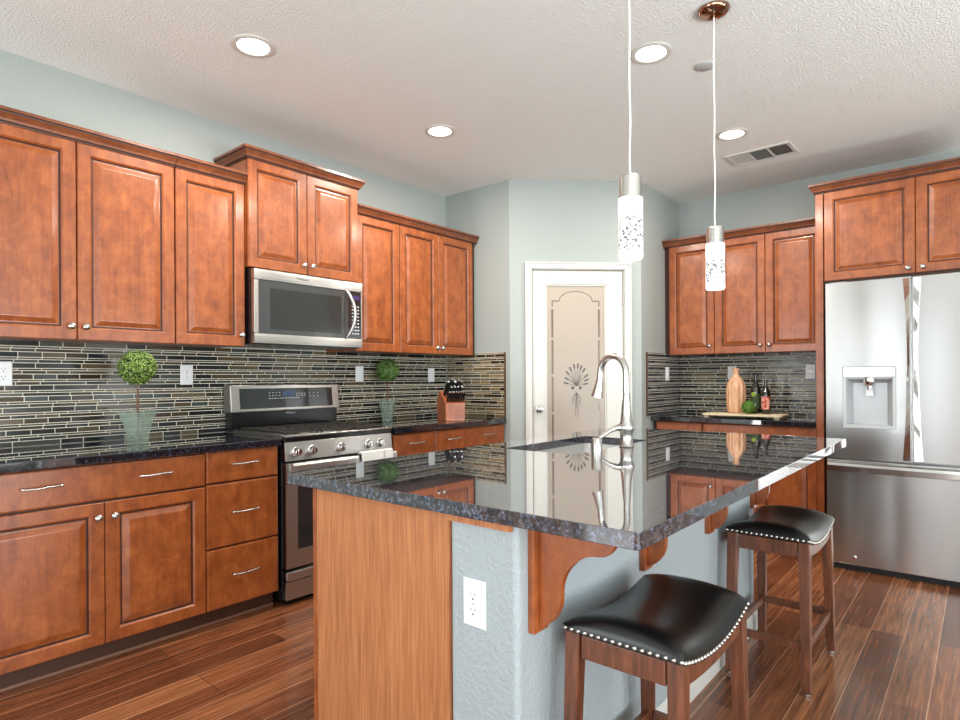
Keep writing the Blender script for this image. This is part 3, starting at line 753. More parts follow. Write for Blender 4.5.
# ================================================================ STOOLS
def make_stool(loc, label):
    s = thing('bar_stool', label, 'bar stool', loc, 0, 'saddle bar stools at the island')
    HX, HY, Z0 = 0.158, 0.235, 0.562
    sag = lambda v: 0.038 * (v / HY) ** 2 + Z0
    n, m = 28, 36; loops = []
    mb = MB(); V = []; F = []
    for j in range(m + 1):
        for i in range(n + 1):
            u, v = -1 + 2 * i / n, -1 + 2 * j / m
            e = (max(0, 1 - abs(u) ** 5) ** 0.5) * (max(0, 1 - abs(v) ** 7) ** 0.5)
            dome = 0.020 * (1 - u * u)
            V.append((u * HX, v * HY, sag(v * HY) + 0.004 + (0.034 + dome) * e))
    for j in range(m):
        for i in range(n): a = j * (n + 1) + i; F.append((a, a + 1, a + n + 2, a + n + 1))
    # boundary ring down to the rail
    ring = [i for i in range(n + 1)] + [j * (n + 1) + n for j in range(1, m + 1)] + [m * (n + 1) + i for i in range(n - 1, -1, -1)] + [j * (n + 1) for j in range(m - 1, 0, -1)]
    N = len(V)
    for r_ in ring: x, y, z = V[r_]; V.append((x, y, sag(y) - 0.013))
    K = len(ring)
    for i in range(K): F.append((ring[i], ring[(i + 1) % K], N + (i + 1) % K, N + i))
    F.append(tuple(N + i for i in range(K)))
    mb.add(V, F); mb.build('seat_cushion', LEATHER, s, smooth=65)
    mb = MB(); cnt = 0
    def nail(x, y, z, ax):
        mb.lathe([(0.0062, 0.0), (0.0056, 0.0022), (0.0032, 0.0038), (0.0003, 0.0043)], (0, 0, 0), 'z', 8)
        k = 4 * 8
        M = Matrix.Translation((x, y, z)) @ Vector(ax).to_track_quat('Z', 'Y').to_matrix().to_4x4()
        mb.v[-k:] = [tuple(M @ Vector(p)) for p in mb.v[-k:]]
    ny, nx = 24, 17
    for i in range(ny):
        y = -HY + .006 + (2 * HY - .012) * i / (ny - 1)
        for sx in (-1, 1): nail(sx * (HX + .0002), y, sag(y) - .0065, (sx, 0, 0))
    for i in range(nx):
        x = -HX + .006 + (2 * HX - .012) * i / (nx - 1)
        for sy in (-1, 1): nail(x, sy * (HY + .0002), sag(HY) - .0065, (0, sy, 0))
    mb.build('nailhead_trim', NICKEL, s, smooth=60)
    FX, FYY = 0.160, 0.252
    tw, bw = 0.040, 0.032
    for sx in (-1, 1):
        for sy in (-1, 1):
            ox, oy = sx * (HX - .004), sy * (HY - .004)
            top = [(ox - sx * tw, oy - sy * tw), (ox, oy - sy * tw), (ox, oy), (ox - sx * tw, oy)]
            bx_, by_ = sx * FX, sy * FYY
            bot = [(bx_ - sx * bw, by_ - sy * bw), (bx_, by_ - sy * bw), (bx_, by_), (bx_ - sx * bw, by_)]
            mb = MB(); mb.hexa([(x, y, 0.012) for x, y in bot], [(x, y, sag(y) - .0135) for x, y in top])
            lg = mb.build('leg', STOOLW, s, bevel=0.003)
            MB().lathe([(0.011, 0), (0.0155, 0.002), (0.0155, 0.011), (0.010, 0.0118)], (bx_ - sx * bw / 2, by_ - sy * bw / 2, 0), 'z', 14).build('glide', NICKEL, lg, smooth=40)
    # aprons
    for sy in (-1, 1):
        y1, y0 = sy * (HY - .008), sy * (HY - .028); z1 = sag(HY) - .0185
        MB().box(-HX + .048, HX - .048, min(y0, y1), max(y0, y1), z1 - .058, z1).build('end_rail', STOOLW, s, bevel=0.002)
    for sx in (-1, 1):
        loops = []
        for j in range(17):
            y = (-1 + j / 8) * (HY - .050); x1, x0 = sx * (HX - .008), sx * (HX - .028); zt = sag(y) - .0145; zb = 0.512 + 0.020 * (y / HY) ** 2
            loops.append([(x0, y, zb), (x1, y, zb), (x1, y, zt), (x0, y, zt)])
        MB().loft(loops).build('side_rail', STOOLW, s, bevel=0.002)
    lx = lambda z: HX - .004 + (FX - HX + .004) * (0.6 - z) / 0.6
    ly = lambda z: HY - .004 + (FYY - HY + .004) * (0.6 - z) / 0.6
    for sy in (-1, 1):
        y = sy * (ly(.18) - .020); MB().box(-lx(.18) + .037, lx(.18) - .037, y - .010, y + .010, 0.165, 0.195).build('stretcher', STOOLW, s, bevel=0.002)
    for sx in (-1, 1):
        x = sx * (lx(.18) - .020); MB().box(x - .010, x + .010, -ly(.18) + .037, ly(.18) - .037, 0.165, 0.195).build('stretcher', STOOLW, s, bevel=0.002)
    return s
S1 = make_stool((-0.672, 1.545, 0), 'black leather saddle stool nearest the camera, close to the island corner')
dup(S1, (-0.676, 2.815, 0), None, 'black leather saddle stool farther back, towards the refrigerator')

# ================================================================ RANGE
rg = thing('gas_range', 'stainless steel freestanding gas range between the base cabinets', 'range', (-2.880, 1.795, 0), R)
W = 0.762; DW = -2.880 - XL - .016
mb = MB(); mb.box(0, W, 0.045, DW, 0.03, 0.905); mb.box(.03, W - .03, .09, DW - .03, 0.0, 0.03); mb.build('body', BLACK, rg)
MB().box(0.03, W - .03, 0.055, 0.075, 0.0, 0.029).build('toe_panel', BLACK, rg)
mb = MB(); mb.box(.004, W - .004, 0.008, 0.044, 0.034, 0.132); mb.build('storage_drawer', STEEL, rg, bevel=0.004)
MB().box(.004, W - .004, 0.0, 0.044, 0.137, 0.188).build('drawer_lip', STEEL, rg, bevel=0.008)
od = MB(); wx0, wx1, wz0, wz1 = 0.075, 0.687, 0.30, 0.665
od.box(.004, wx0, 0.004, 0.044, 0.205, 0.775); od.box(wx1, W - .004, 0.004, 0.044, 0.205, 0.775); od.box(wx0, wx1, 0.004, 0.044, 0.205, wz0); od.box(wx0, wx1, 0.004, 0.044, wz1, 0.775)
ov = od.build('oven_door', STEEL, rg)
MB().box(wx0, wx1, 0.010, 0.030, wz0, wz1).build('window', OVGLASS, ov)
mb = MB(); mb.tube([(0.02, -0.040, 0.752), (W - .02, -0.040, 0.752)], 0.001)
mb = MB()
lp = [(-0.050, 0.722), (-0.056, 0.735), (-0.056, 0.768), (-0.050, 0.781), (-0.036, 0.781), (-0.033, 0.752), (-0.036, 0.722)]
mb.prism(lp, lambda u, v, t: (t, u, v), 0.012, W - 0.012)
mb.box(0.03, 0.055, -0.036, 0.0035, 0.735, 0.768); mb.box(W - .055, W - .03, -0.036, 0.0035, 0.735, 0.768)
mb.build('handle', STEEL, ov, bevel=0.002)
# control panel slightly tilted
mb = MB(); mb.prism([(0.044, 0.787), (0.002, 0.787), (0.014, 0.888), (0.044, 0.888)], lambda u, v, t: (t, u, v), .002, W - .002)
cp = mb.build('control_panel', STEEL, rg, bevel=0.002)
for x in (0.065, 0.165, 0.365, 0.565, 0.660):
    kb = MB(); kb.lathe([(0.027, 0.0), (0.028, -0.006), (0.024, -0.008), (0.0215, -0.012), (0.0205, -0.030), (0.018, -0.034), (0.002, -0.035)], (x, 0.006, 0.836), 'y', 22)
    kb.box(x - .004, x + .004, -0.034, -0.028, 0.820, 0.852)
    kb.build('knob', CHROME, cp, smooth=40)
MB().box(0.0, W, 0.012, 0.044, 0.8885, 0.916).build('front_rim', BLACK, rg, bevel=0.005)
mb = MB(); mb.box(0, W, 0.0445, DW, 0.9055, 0.920); mb.box(0, W, 0.006, 0.0445, 0.9165, 0.926)
mb.box(0, .02, .0445, DW - .09, .920, .930); mb.box(W - .02, W, .0445, DW - .09, .920, .930)
mb.build('cooktop', STEEL, rg, bevel=0.003)
for gx in (0.03, 0.27, 0.51):
    mb = MB(); x0, x1, y0, y1 = gx, gx + 0.225, 0.06, DW - 0.13
    for a in (x0, x1 - .012): mb.box(a, a + .012, y0, y1, 0.932, 0.944)
    for b in (y0, (y0 + y1) / 2 - .006, y1 - .012): mb.box(x0 + .012, x1 - .012, b, b + .012, 0.932, 0.944)
    for b in (y0 + .07, y0 + .14, y1 - .14, y1 - .07): mb.box(x0 + .012, x1 - .012, b, b + .009, 0.936, 0.946)
    mb.box((x0 + x1) / 2 - .006, (x0 + x1) / 2 + .006, y0 + .012, y1 - .012, 0.934, 0.945)
    for a in (x0, x1 - .012):
        for b in (y0, y1 - .012): mb.box(a, a + .012, b, b + .012, 0.9205, 0.932)
    mb.build('grate', IRON, rg)
for (x, y) in ((0.14, .17), (0.14, .42), (0.38, .30), (0.62, .17), (0.62, .42)):
    MB().lathe([(0.05, 0.9205), (0.05, 0.926), (0.036, 0.931), (0.004, 0.931)], (x, y, 0), 'z', 20).build('burner', IRON, rg, smooth=40)
# backguard
bg = MB(); Y0 = DW - .075
bg.box(0.0, W, Y0, DW, 0.9205, 1.032); b1 = bg.build('backguard_riser', BLACK, rg)
mb = MB(); mb.prism([(Y0 - .02, 1.033), (Y0 - .004, 1.198), (DW, 1.198), (DW, 1.033)], lambda u, v, t: (t, u, v), -0.012, W + .012)
bk = mb.build('backguard', STEEL, rg, bevel=0.006)
f = lambda z: Y0 - .02 + .016 * (z - 1.033) / .165
mb = MB(); mb.hexa([(0.045, f(1.052) - .002, 1.052), (W - .045, f(1.052) - .002, 1.052), (W - .045, f(1.052) + .004, 1.052), (.045, f(1.052) + .004, 1.052)],
                   [(0.045, f(1.176) - .002, 1.176), (W - .045, f(1.176) - .002, 1.176), (W - .045, f(1.176) + .004, 1.176), (.045, f(1.176) + .004, 1.176)])
mb.build('display_panel', BGLASS, bk)
mb = MB(); yq = f(1.13) - .0035
def legend(mb, x0, x1, z, n, h=.004, wd=.010, y=None):
    for i in range(n):
        x = x0 + (x1 - x0) * i / max(n - 1, 1); mb.box(x - wd / 2, x + wd / 2, f(z) - .0028 if y is None else y, f(z) - .002 if y is None else y + .0008, z - h / 2, z + h / 2)
for z, n in ((1.148, 4), (1.130, 4)): legend(mb, .245, .315, z, n, .004, .010)
legend(mb, .245, .45, 1.112, 12, .005, .011); legend(mb, .44, .50, 1.140, 4, .004, .010); legend(mb, .44, .50, 1.126, 4, .004, .010); legend(mb, .54, .60, 1.142, 3, .004, .008); legend(mb, .54, .60, 1.12, 3, .004, .008)
mb.build('legend', PRINT, bk)
mb = MB(); mb.box(0.335, 0.425, f(1.14) - .0032, f(1.14) - .0018, 1.128, 1.158); mb.build('clock_display', DISPLAY, bk)
def text_part(s, size, parent, loc, mat, name='lettering', rot=(PI / 2, 0, 0)):
    c = bpy.data.curves.new(name, 'FONT'); c.body = s; c.size = size; c.extrude = 0.0004; c.align_x = 'CENTER'; c.align_y = 'CENTER'
    t = bpy.data.objects.new(name, c); COL.objects.link(t)
    dg = bpy.context.evaluated_depsgraph_get(); me = bpy.data.meshes.new_from_object(t.evaluated_get(dg))
    bpy.data.objects.remove(t); me.materials.clear(); me.materials.append(mat)
    o = bpy.data.objects.new(name, me); COL.objects.link(o); o.parent = parent; o.location = loc; o.rotation_euler = rot
    return o
text_part('Whirlpool', 0.016, b1, (W / 2 + .02, Y0 - .0006, 1.016), PRINT)
# towels folded over the oven handle
def towel(x0, x1, label, drop):
    t = thing('dish_towel', label, 'towel', (-2.880, 1.795, 0), R, 'white towels on the oven handle')
    n = 14; prof = []
    pts = [(-0.029, 0.781 - drop + .02), (-0.029, 0.74), (-0.031, 0.783), (-0.044, 0.790), (-0.058, 0.785), (-0.062, 0.76), (-0.062, 0.70), (-0.061, 0.781 - drop)]
    loops = []
    for i in range(n + 1):
        x = x0 + (x1 - x0) * i / n; wob = 0.0025 * math.sin(i * 1.1)
        o1 = [(x, u - (wob if u < -.05 else 0) - (.003 if u < -.05 else 0), v + (0.003 if v > .77 else 0)) for u, v in pts]
        o2 = [(x, u + (.001 if u > -.05 else -.006) - (wob if u < -.05 else 0) * 1, v + (.009 if v > .77 else 0)) for u, v in pts][::-1]
        # inner sheet o1, outer sheet pushed away from the handle
        o2 = [(x, (u - .008) if u < -.05 else (u + .006 if v < .77 else u), v + (.008 if v > .77 else 0)) for (x_, u, v) in o1][::-1]
        loops.append(o1 + o2)
    MB().loft(loops).build('cloth', TOWEL, t, smooth=60)
    return t
tw1 = towel(0.462, 0.628, 'left folded white towel hanging on the oven handle', 0.26)
tw2 = towel(0.636, 0.700, 'right narrower folded white towel hanging on the oven handle', 0.24)

# ================================================================ MICROWAVE
mw = thing('microwave_oven', 'stainless over-the-range microwave with curved handle above the stove', 'microwave', (-3.135, 1.760, 1.432), R)
MWW = 0.766; MD = -3.135 - XL - .001
MB().box(0, MWW, 0.035, MD, 0.0, 0.430).build('body', BLACK, mw)
# door: steel frame, dark window; convex bands
def band(z0, z1, x0=0.002, x1=MWW - .002):
    mb = MB(); mb.prism([(0.034, z0), (0.0016, z0 + .0015), (0.0, z0 * .7 + z1 * .3), (0.0, z0 * .3 + z1 * .7), (0.0016, z1 - .0015), (0.034, z1)], lambda u, v, t: (t, u, v), x0, x1); return mb
band(0.368, 0.428).build('top_band', STEEL, mw)
text_part('Whirlpool', 0.020, mw, (0.315, -0.0006, 0.400), plain('dark_print', srgb(70, 72, 76), 0.4))
band(0.006, 0.062).build('bottom_band', STEEL, mw)
mb = MB(); mb.box(0.002, 0.030, 0.002, 0.034, 0.0625, 0.3675); mb.build('side_band', STEEL, mw, bevel=0.003)
dd = MB().box(0.0305, 0.655, 0.006, 0.034, 0.0625, 0.3675).build('door', plain('microwave_door_glass', srgb(66, 67, 67), 0.12, 0.0, Coat_Weight=0.6), mw)
MB().box(0.105, 0.600, 0.0045, 0.0058, 0.090, 0.325).build('window_screen', plain('microwave_screen', srgb(44, 45, 44), 0.16, 0.0, Coat_Weight=0.5), dd)
mb = MB(); pts = []
for i in range(21):
    t = -1 + i / 10; pts.append((0.640 + 0.028 * (t * t - 1) * -0.9, -0.002 - 0.052 * (1 - t * t), 0.215 + t * 0.150))
mb.tube(pts, 0.0095, 12)
mb.build('handle', STEEL, dd, smooth=60)
mc = MB().box(0.6555, MWW - .010, 0.006, 0.034, 0.0625, 0.3675).build('control_panel', BGLASS, mw)
mb = MB()
for r_ in range(9):
    for c_ in range(3): mb.box(.684 + c_ * .022, .697 + c_ * .022, 0.0045, 0.0055, .090 + r_ * .022, .098 + r_ * .022)
mb.build('keypad', PRINT, mc)
MB().box(.680, .745, 0.0045, 0.0055, .315, .340).build('clock_display', plain('dim_display', srgb(60, 44, 90), 0.3), mc)
MB().box(MWW - .0095, MWW - .002, 0.002, 0.034, 0.0625, 0.3675).build('edge_band', STEEL, mw)

# ================================================================ REFRIGERATOR
FX0, FX1, FF = -0.787, 0.125, 4.400
FSTEEL = m_steel('refrigerator_steel', (0.56, 0.55, 0.53, 1), 0.20, 0.85, 0.25)
fr = thing('refrigerator', 'large stainless steel french-door refrigerator with ice dispenser', 'refrigerator', (FX0, FF, 0))
FW = FX1 - FX0
MB().box(0.004, FW - .004, 0.075, YB - FF - .02, 0.035, 1.815).build('body', DSTEEL, fr)
mb = MB(); mb.box(0.0, FW, 0.045, 0.10, 0.0, 0.032); mb.box(.05, FW - .05, .12, .70, 0, .032); mb.build('kick_grille', RUBBER, fr)
# left door with a dispenser recess
mid = 0.4545
def door_profile(x0, x1): return None
dx0, dx1, dz0, dz1 = 0.092, 0.374, 0.905, 1.290
mb = MB(); zt, zb = 1.825, 0.712
mb.box(0, dx0, 0.0, 0.07, zb, zt); mb.box(dx1, mid - .003, 0.0, 0.07, zb, zt); mb.box(dx0, dx1, 0.0, 0.07, zb, dz0); mb.box(dx0, dx1, 0.0, 0.07, dz1, zt)
mb.box(dx0, dx1, 0.062, 0.07, dz0, dz1)
ld = mb.build('left_door', FSTEEL, fr)
mb = MB(); loopsL = []
for ins, y in ((0.0, -0.002), (0.0, 0.001), (0.016, 0.001), (0.020, 0.006), (0.05, 0.058)):
    b_, t_ = (ins if ins < .03 else 0.022), (ins if ins < .02 else 0.075 if ins < .03 else 0.10)
    loopsL.append([(dx0 + .001 + ins, y, dz0 + .001 + b_), (dx1 - .001 - ins, y, dz0 + .001 + b_), (dx1 - .001 - ins, y, dz1 - .001 - t_), (dx0 + .001 + ins, y, dz1 - .001 - t_)])
mb.loft(loopsL, cap0=False)
dp = mb.build('dispenser_housing', GREYPL, ld)
MB().box(dx0 + .004, dx1 - .004, -0.005, 0.0008, dz1 - .066, dz1 - .004).build('control_strip', plain('silver_strip', srgb(196, 200, 202), 0.25, 0.5), ld, bevel=0.002)
mb = MB(); mb.lathe([(0.034, 0), (0.036, -0.02), (0.03, -0.045), (0.018, -0.055), (0.016, -0.075)], ((dx0 + dx1) / 2, 0.032, dz1 - .068), 'z', 18)
mb.build('dispenser_spout', CHROME, ld, smooth=40)
mb = MB(); cx_ = (dx0 + dx1) / 2; mb.hexa([(cx_ - .022, .026, dz0 + .20), (cx_ + .022, .026, dz0 + .20), (cx_ + .022, .034, dz0 + .20), (cx_ - .022, .034, dz0 + .20)],
    [(cx_ - .017, .034, dz0 + .275), (cx_ + .017, .034, dz0 + .275), (cx_ + .017, .042, dz0 + .275), (cx_ - .017, .042, dz0 + .275)])
mb.build('paddle', plain('pale_plastic', srgb(222, 226, 228), 0.3), ld, bevel=0.003)
rd = MB().box(mid + .003, FW, 0.0, 0.07, zb, zt).build('right_door', FSTEEL, fr, bevel=0.004)
def fhandle(cx, s):
    mb = MB(); loops = []
    for i in range(25):
        t = i / 24; z = zb + .012 + t * (zt - zb - .024); wv = 0.020 + 0.020 * abs(2 * t - 1) ** 2.0 + (.004 if t < .5 else 0)
        out = 0.046 - 0.006 * abs(2 * t - 1) ** 2
        a, b = (cx, cx + s * wv)
        loops.append([(a, -.0005, z), (b, -.0005, z), (b, -out * .55, z), (a + s * .006, -out, z), (a, -out, z)])
    mb.loft(loops); return mb
fhandle(mid - .004, -1).build('handle', FSTEEL, ld)
fhandle(mid + .004, 1).build('handle', FSTEEL, rd)
fd = MB().box(0, FW, 0.0, 0.07, 0.042, 0.700).build('freezer_drawer', FSTEEL, fr, bevel=0.004)
mb = MB(); loops = []
for i in range(25):
    t = i / 24; x = 0.012 + t * (FW - .024); o_ = 0.040 + 0.018 * (1 - (2 * t - 1) ** 2)
    loops.append([(x, -.0005, 0.690), (x, -o_, 0.684), (x, -o_ - .004, 0.668), (x, -o_, 0.636), (x, -o_ + .010, 0.632), (x, -o_ + .014, 0.662), (x, -.0005, 0.668)])
mb.loft(loops); mb.build('handle', FSTEEL, fd)
mb = MB(); mb.lathe([(0.013, 0.0), (0.013, -0.0018), (0.010, -0.0026), (0.002, -0.0026)], (0.150, 0, 0.090), 'y', 20); mb.build('round_emblem', CHROME, fd, smooth=40)
MB().box(0.02, 0.11, 0.030, 0.074, 1.816, 1.834).build('hinge_cover', DSTEEL, fr)

# ================================================================ CEILING FIXTURES
def can(x, y, label):
    c = thing('recessed_light', label, 'ceiling light', (x, y, ZC), 0, 'recessed ceiling lights')
    MB().lathe([(0.070, -0.0005), (0.098, -0.0005), (0.098, -0.004), (0.088, -0.008), (0.074, -0.006), (0.070, -0.0005)], n=36).build('trim_ring', WHITE, c, smooth=40)
    MB().lathe([(0.069, -0.0006), (0.069, -0.0035), (0.002, -0.005)], n=32).build('lens', LAMPGLOW, c, smooth=60)
    l = bpy.data.lights.new('recessed_spot', 'AREA'); l.shape = 'DISK'; l.size = 0.13; l.energy = 20; l.color = (1.0, 0.93, 0.84); l.spread = math.radians(180)
    o = bpy.data.objects.new('recessed_spot', l); COL.objects.link(o); o.location = (x, y, ZC - .012)
    return c
can(-2.626, 1.479, 'recessed light nearest the left wall, in front of the microwave')
can(-2.637, 2.753, 'recessed light over the aisle between the stove and the island')
can(-1.231, 2.761, 'recessed light between the two pendants, above the island')
can(-1.245, 4.022, 'recessed light beside the ceiling air vent')
sm = MB(); sm.lathe([(0.047, -0.0005), (0.047, -0.006), (0.040, -0.010), (0.002, -0.011)], n=28)
tag(sm.build('sprinkler_cover', plain('grey_cover', srgb(176, 178, 176), 0.5), loc=(-1.074, 3.049, ZC), smooth=40), 'small flat grey disc on the ceiling beside the pendant cord', 'sprinkler cover')
vt = thing('ceiling_vent', 'white three-section air vent in the ceiling', 'vent', (-1.20, 4.515, ZC), math.radians(-1))
vw, vh = 0.212, 0.125
mb = MB()
for a in ((-vw, vw, -vh, -vh + .022), (-vw, vw, vh - .022, vh), (-vw, -vw + .022, -vh + .022, vh - .022), (vw - .022, vw, -vh + .022, vh - .022), (-.068, -.058, -vh + .022, vh - .022), (.058, .068, -vh + .022, vh - .022)):
    mb.box(a[0], a[1], a[2], a[3], -0.009, -0.0005)
mb.build('frame', WHITE, vt)
MB().box(-vw + .022, vw - .022, -vh + .022, vh - .022, -0.0015, -0.0006).build('duct_opening', GASKET, vt)
mb = MB()
for (a, b) in ((-vw + .022, -.068), (-.058, .058), (.068, vw - .022)):
    nn = 11
    if a == -.058:
        for i in range(nn):
            y = -vh + .026 + (2 * vh - .052) * i / (nn - 1); mb.hexa([(a, y - .004, -.0075), (b, y - .004, -.0075), (b, y - .0025, -.0075), (a, y - .0025, -.0075)], [(a, y + .003, -.0017), (b, y + .003, -.0017), (b, y + .0045, -.0017), (a, y + .0045, -.0017)])
    else:
        for i in range(8):
            x = a + .006 + (b - a - .012) * i / 7; s_ = -1 if a < 0 else 1
            mb.hexa([(x - .001 + s_ * .003, -vh + .022, -.0075), (x + .001 + s_ * .003, -vh + .022, -.0075), (x + .001 + s_ * .003, vh - .022, -.0075), (x - .001 + s_ * .003, vh - .022, -.0075)],
                    [(x - .001 - s_ * .003, -vh + .022, -.0017), (x + .001 - s_ * .003, -vh + .022, -.0017), (x + .001 - s_ * .003, vh - .022, -.0017), (x - .001 - s_ * .003, vh - .022, -.0017)])
mb.build('louvers', WHITE, vt)
def pendant(x, y, ztop, label):
    p = thing('pendant_light', label, 'pendant light', (x, y, ZC), 0, 'pendant lights over the island')
    MB().lathe([(0.064, -0.0005), (0.065, -0.006), (0.055, -0.020), (0.030, -0.030), (0.006, -0.034)], n=32).build('canopy', COPPER, p, smooth=50)
    zt = ztop - ZC
    pts = [(0.0012 * math.sin(i * 1.3), 0.0012 * math.cos(i * 1.7), -0.034 + (zt + 0.034) * i / 14) for i in range(15)]
    MB().tube(pts, 0.0030, 8).build('cord', CORDW, p, smooth=60)
    MB().lathe([(0.004, zt + .008), (0.030, zt + .003), (0.0355, zt - .002), (0.0355, zt - 0.066), (0.030, zt - .068)], n=28).build('socket_cap', NICKEL, p, smooth=40)
    MB().lathe([(0.030, zt - .0685), (0.0385, zt - .0685), (0.039, zt - .075), (0.039, zt - 0.258), (0.036, zt - 0.264), (0.002, zt - .264)], n=32).build('glass_shade', SEEDED, p, smooth=50)
    return p
pendant(-0.874, 1.797, 1.876, 'nearer pendant light, left of the two, in front of the pantry wall')
pendant(-0.880, 2.609, 1.867, 'farther pendant light with its canopy showing, in front of the right-hand cabinets')

# ================================================================ OUTLETS
def outlet(loc, rz, label, kind='outlet', wd=0.072, ht=0.116):
    o = thing('electrical_outlet' if kind == 'outlet' else 'light_switch', label, 'outlet' if kind == 'outlet' else 'light switch', loc, rz, 'wall plates')
    mb = MB(); loops = [[(s * (wd / 2 - i), y, t_ * (ht / 2 - i)) for s, t_ in ((-1, -1), (1, -1), (1, 1), (-1, 1))] for i, y in ((0, 0), (0, -.002), (.004, -.0055))]
    mb.loft(loops); mb.build('cover_plate', PLASTIC, o)
    if kind == 'outlet':
        for sz in (-1, 1):
            mb = MB(); P = [(max(-.0135, min(.0135, .0172 * math.cos(a))), .0172 * math.sin(a)) for a in [2 * PI * i / 24 for i in range(24)]]
            mb.prism(P, lambda u, v, t: (u, t, v + sz * .0195), -0.0078, -0.0056)
            r_ = mb.build('receptacle', PLASTIC, o)
            mb = MB(); z = sz * .0195
            mb.box(-.0075, -.0055, -.0083, -.0079, z + .001, z + .009); mb.box(.0055, .0075, -.0083, -.0079, z + .002, z + .009)
            mb.lathe([(0.0028, -.0079), (0.0028, -.0083)], (0, 0, z - .007), 'y', 10); mb.build('slots', SLOT, r_)
        MB().lathe([(0.003, -.0056), (0.0025, -.0066)], (0, 0, 0), 'y', 10).build('screw', NICKEL, o)
    else:
        MB().box(-.0165, .0165, -.0095, -.0056, -.033, .033).build('rocker', PLASTIC, o, bevel=0.001)
    return o
TY = 0.0132
outlet((-1.008, PY0 - .0005, 0.652), 0, 'white duplex outlet on the end of the island wall', wd=.075, ht=.122)
outlet((XL + TY, 0.716, 1.266), R, 'white duplex outlet at the far left of the long backsplash')
outlet((XL + TY, 1.566, 1.262), R, 'white duplex outlet on the tiles between the topiary and the stove', wd=.072)
outlet((XL + TY, 2.822, 1.268), R, 'white wall plate on the tiles just left of the far topiary', 'switch')
outlet((XL + TY, 3.573, 1.262), R, 'white wall plate on the tiles above the knife block', 'switch')
outlet((XR + TY, 5.006, 1.260), R, 'white wall plate on the narrow tiled return beside the pantry', 'switch')
outlet((-1.655, YB - TY, 1.265), 0, 'white wall plate partly hidden behind the wooden vase', 'switch')
outlet((-1.057, YB - TY, 1.270), 0, 'white duplex outlet on the tiles right of the bottles')

# ================================================================ COUNTER OBJECTS
def foliage_ball(mb, c, r, n, size, rnd):
    for i in range(n):
        z = 1 - 2 * (i + .5) / n; a = i * 2.39996; q = math.sqrt(1 - z * z); d = Vector((q * math.cos(a), q * math.sin(a), z))
        rad = r * rnd.uniform(.82, 1.04); p = Vector(c) + d * rad
        nrm = (d + Vector([rnd.uniform(-.7, .7) for _ in range(3)])).normalized(); u = nrm.orthogonal().normalized(); u = Matrix.Rotation(rnd.uniform(0, 6.28), 3, nrm) @ u; v = nrm.cross(u)
        s_ = size * rnd.uniform(.7, 1.2)
        mb.add([p - u * s_, p - v * s_ * .5 + nrm * .001, p + u * s_, p + v * s_ * .5 + nrm * .001], [(0, 1, 2), (0, 2, 3)])
def topiary(loc, label, seed, leafm, rot):
    rnd = random.Random(seed)
    t = thing('potted_topiary', label, 'topiary', loc, rot, 'ball topiaries in glass pots')
    # square flared glass pot: outer and inner skins
    sq = lambda h, r_: [(x, y, h) for x, y in rrect(-r_, r_, -r_, r_, r_ * .12, 2)]
    prof = [(0.0, 0.036), (0.05, 0.038), (0.11, 0.050), (0.145, 0.060), (0.160, 0.067)]
    inn = [(0.160, 0.063), (0.145, 0.056), (0.11, 0.046), (0.05, 0.034), (0.012, 0.031)]
    mb = MB(); mb.loft([sq(h, r_) for h, r_ in prof + inn]); mb.build('glass_pot', POTGLASS, t, smooth=30)
    mb = MB()
    for i in range(9):
        mb.sphere((rnd.uniform(-.019, .019), rnd.uniform(-.019, .019), .022 + .010 * (i % 3)), .0095, 8, 5)
    mb.build('pebbles', PEBBLE, t, smooth=180)
    mb = MB(); mb.tube([(0, 0, .03), (.003, 0, .10), (-.004, .002, .18), (.001, 0, .25), (0, 0, .36)], 0.0042, 7); mb.tube([(.006, 0, .03), (-.003, .004, .12), (.005, 0, .20), (-.002, 0, .30)], 0.003, 6)
    mb.build('stem', TWIG, t, smooth=60)
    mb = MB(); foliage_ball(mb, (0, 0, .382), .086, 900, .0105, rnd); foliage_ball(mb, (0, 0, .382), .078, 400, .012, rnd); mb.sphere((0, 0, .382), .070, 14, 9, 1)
    mb.build('foliage', [leafm, LEAFSHADE], t)
    return t
topiary((-3.235, 1.190, 0.9142), 'green ball topiary in a glass pot left of the stove', 1, LEAF, math.radians(25))
topiary((-3.437, 3.000, 0.9142), 'green ball topiary in a glass pot right of the stove', 2, LEAFD, math.radians(40))
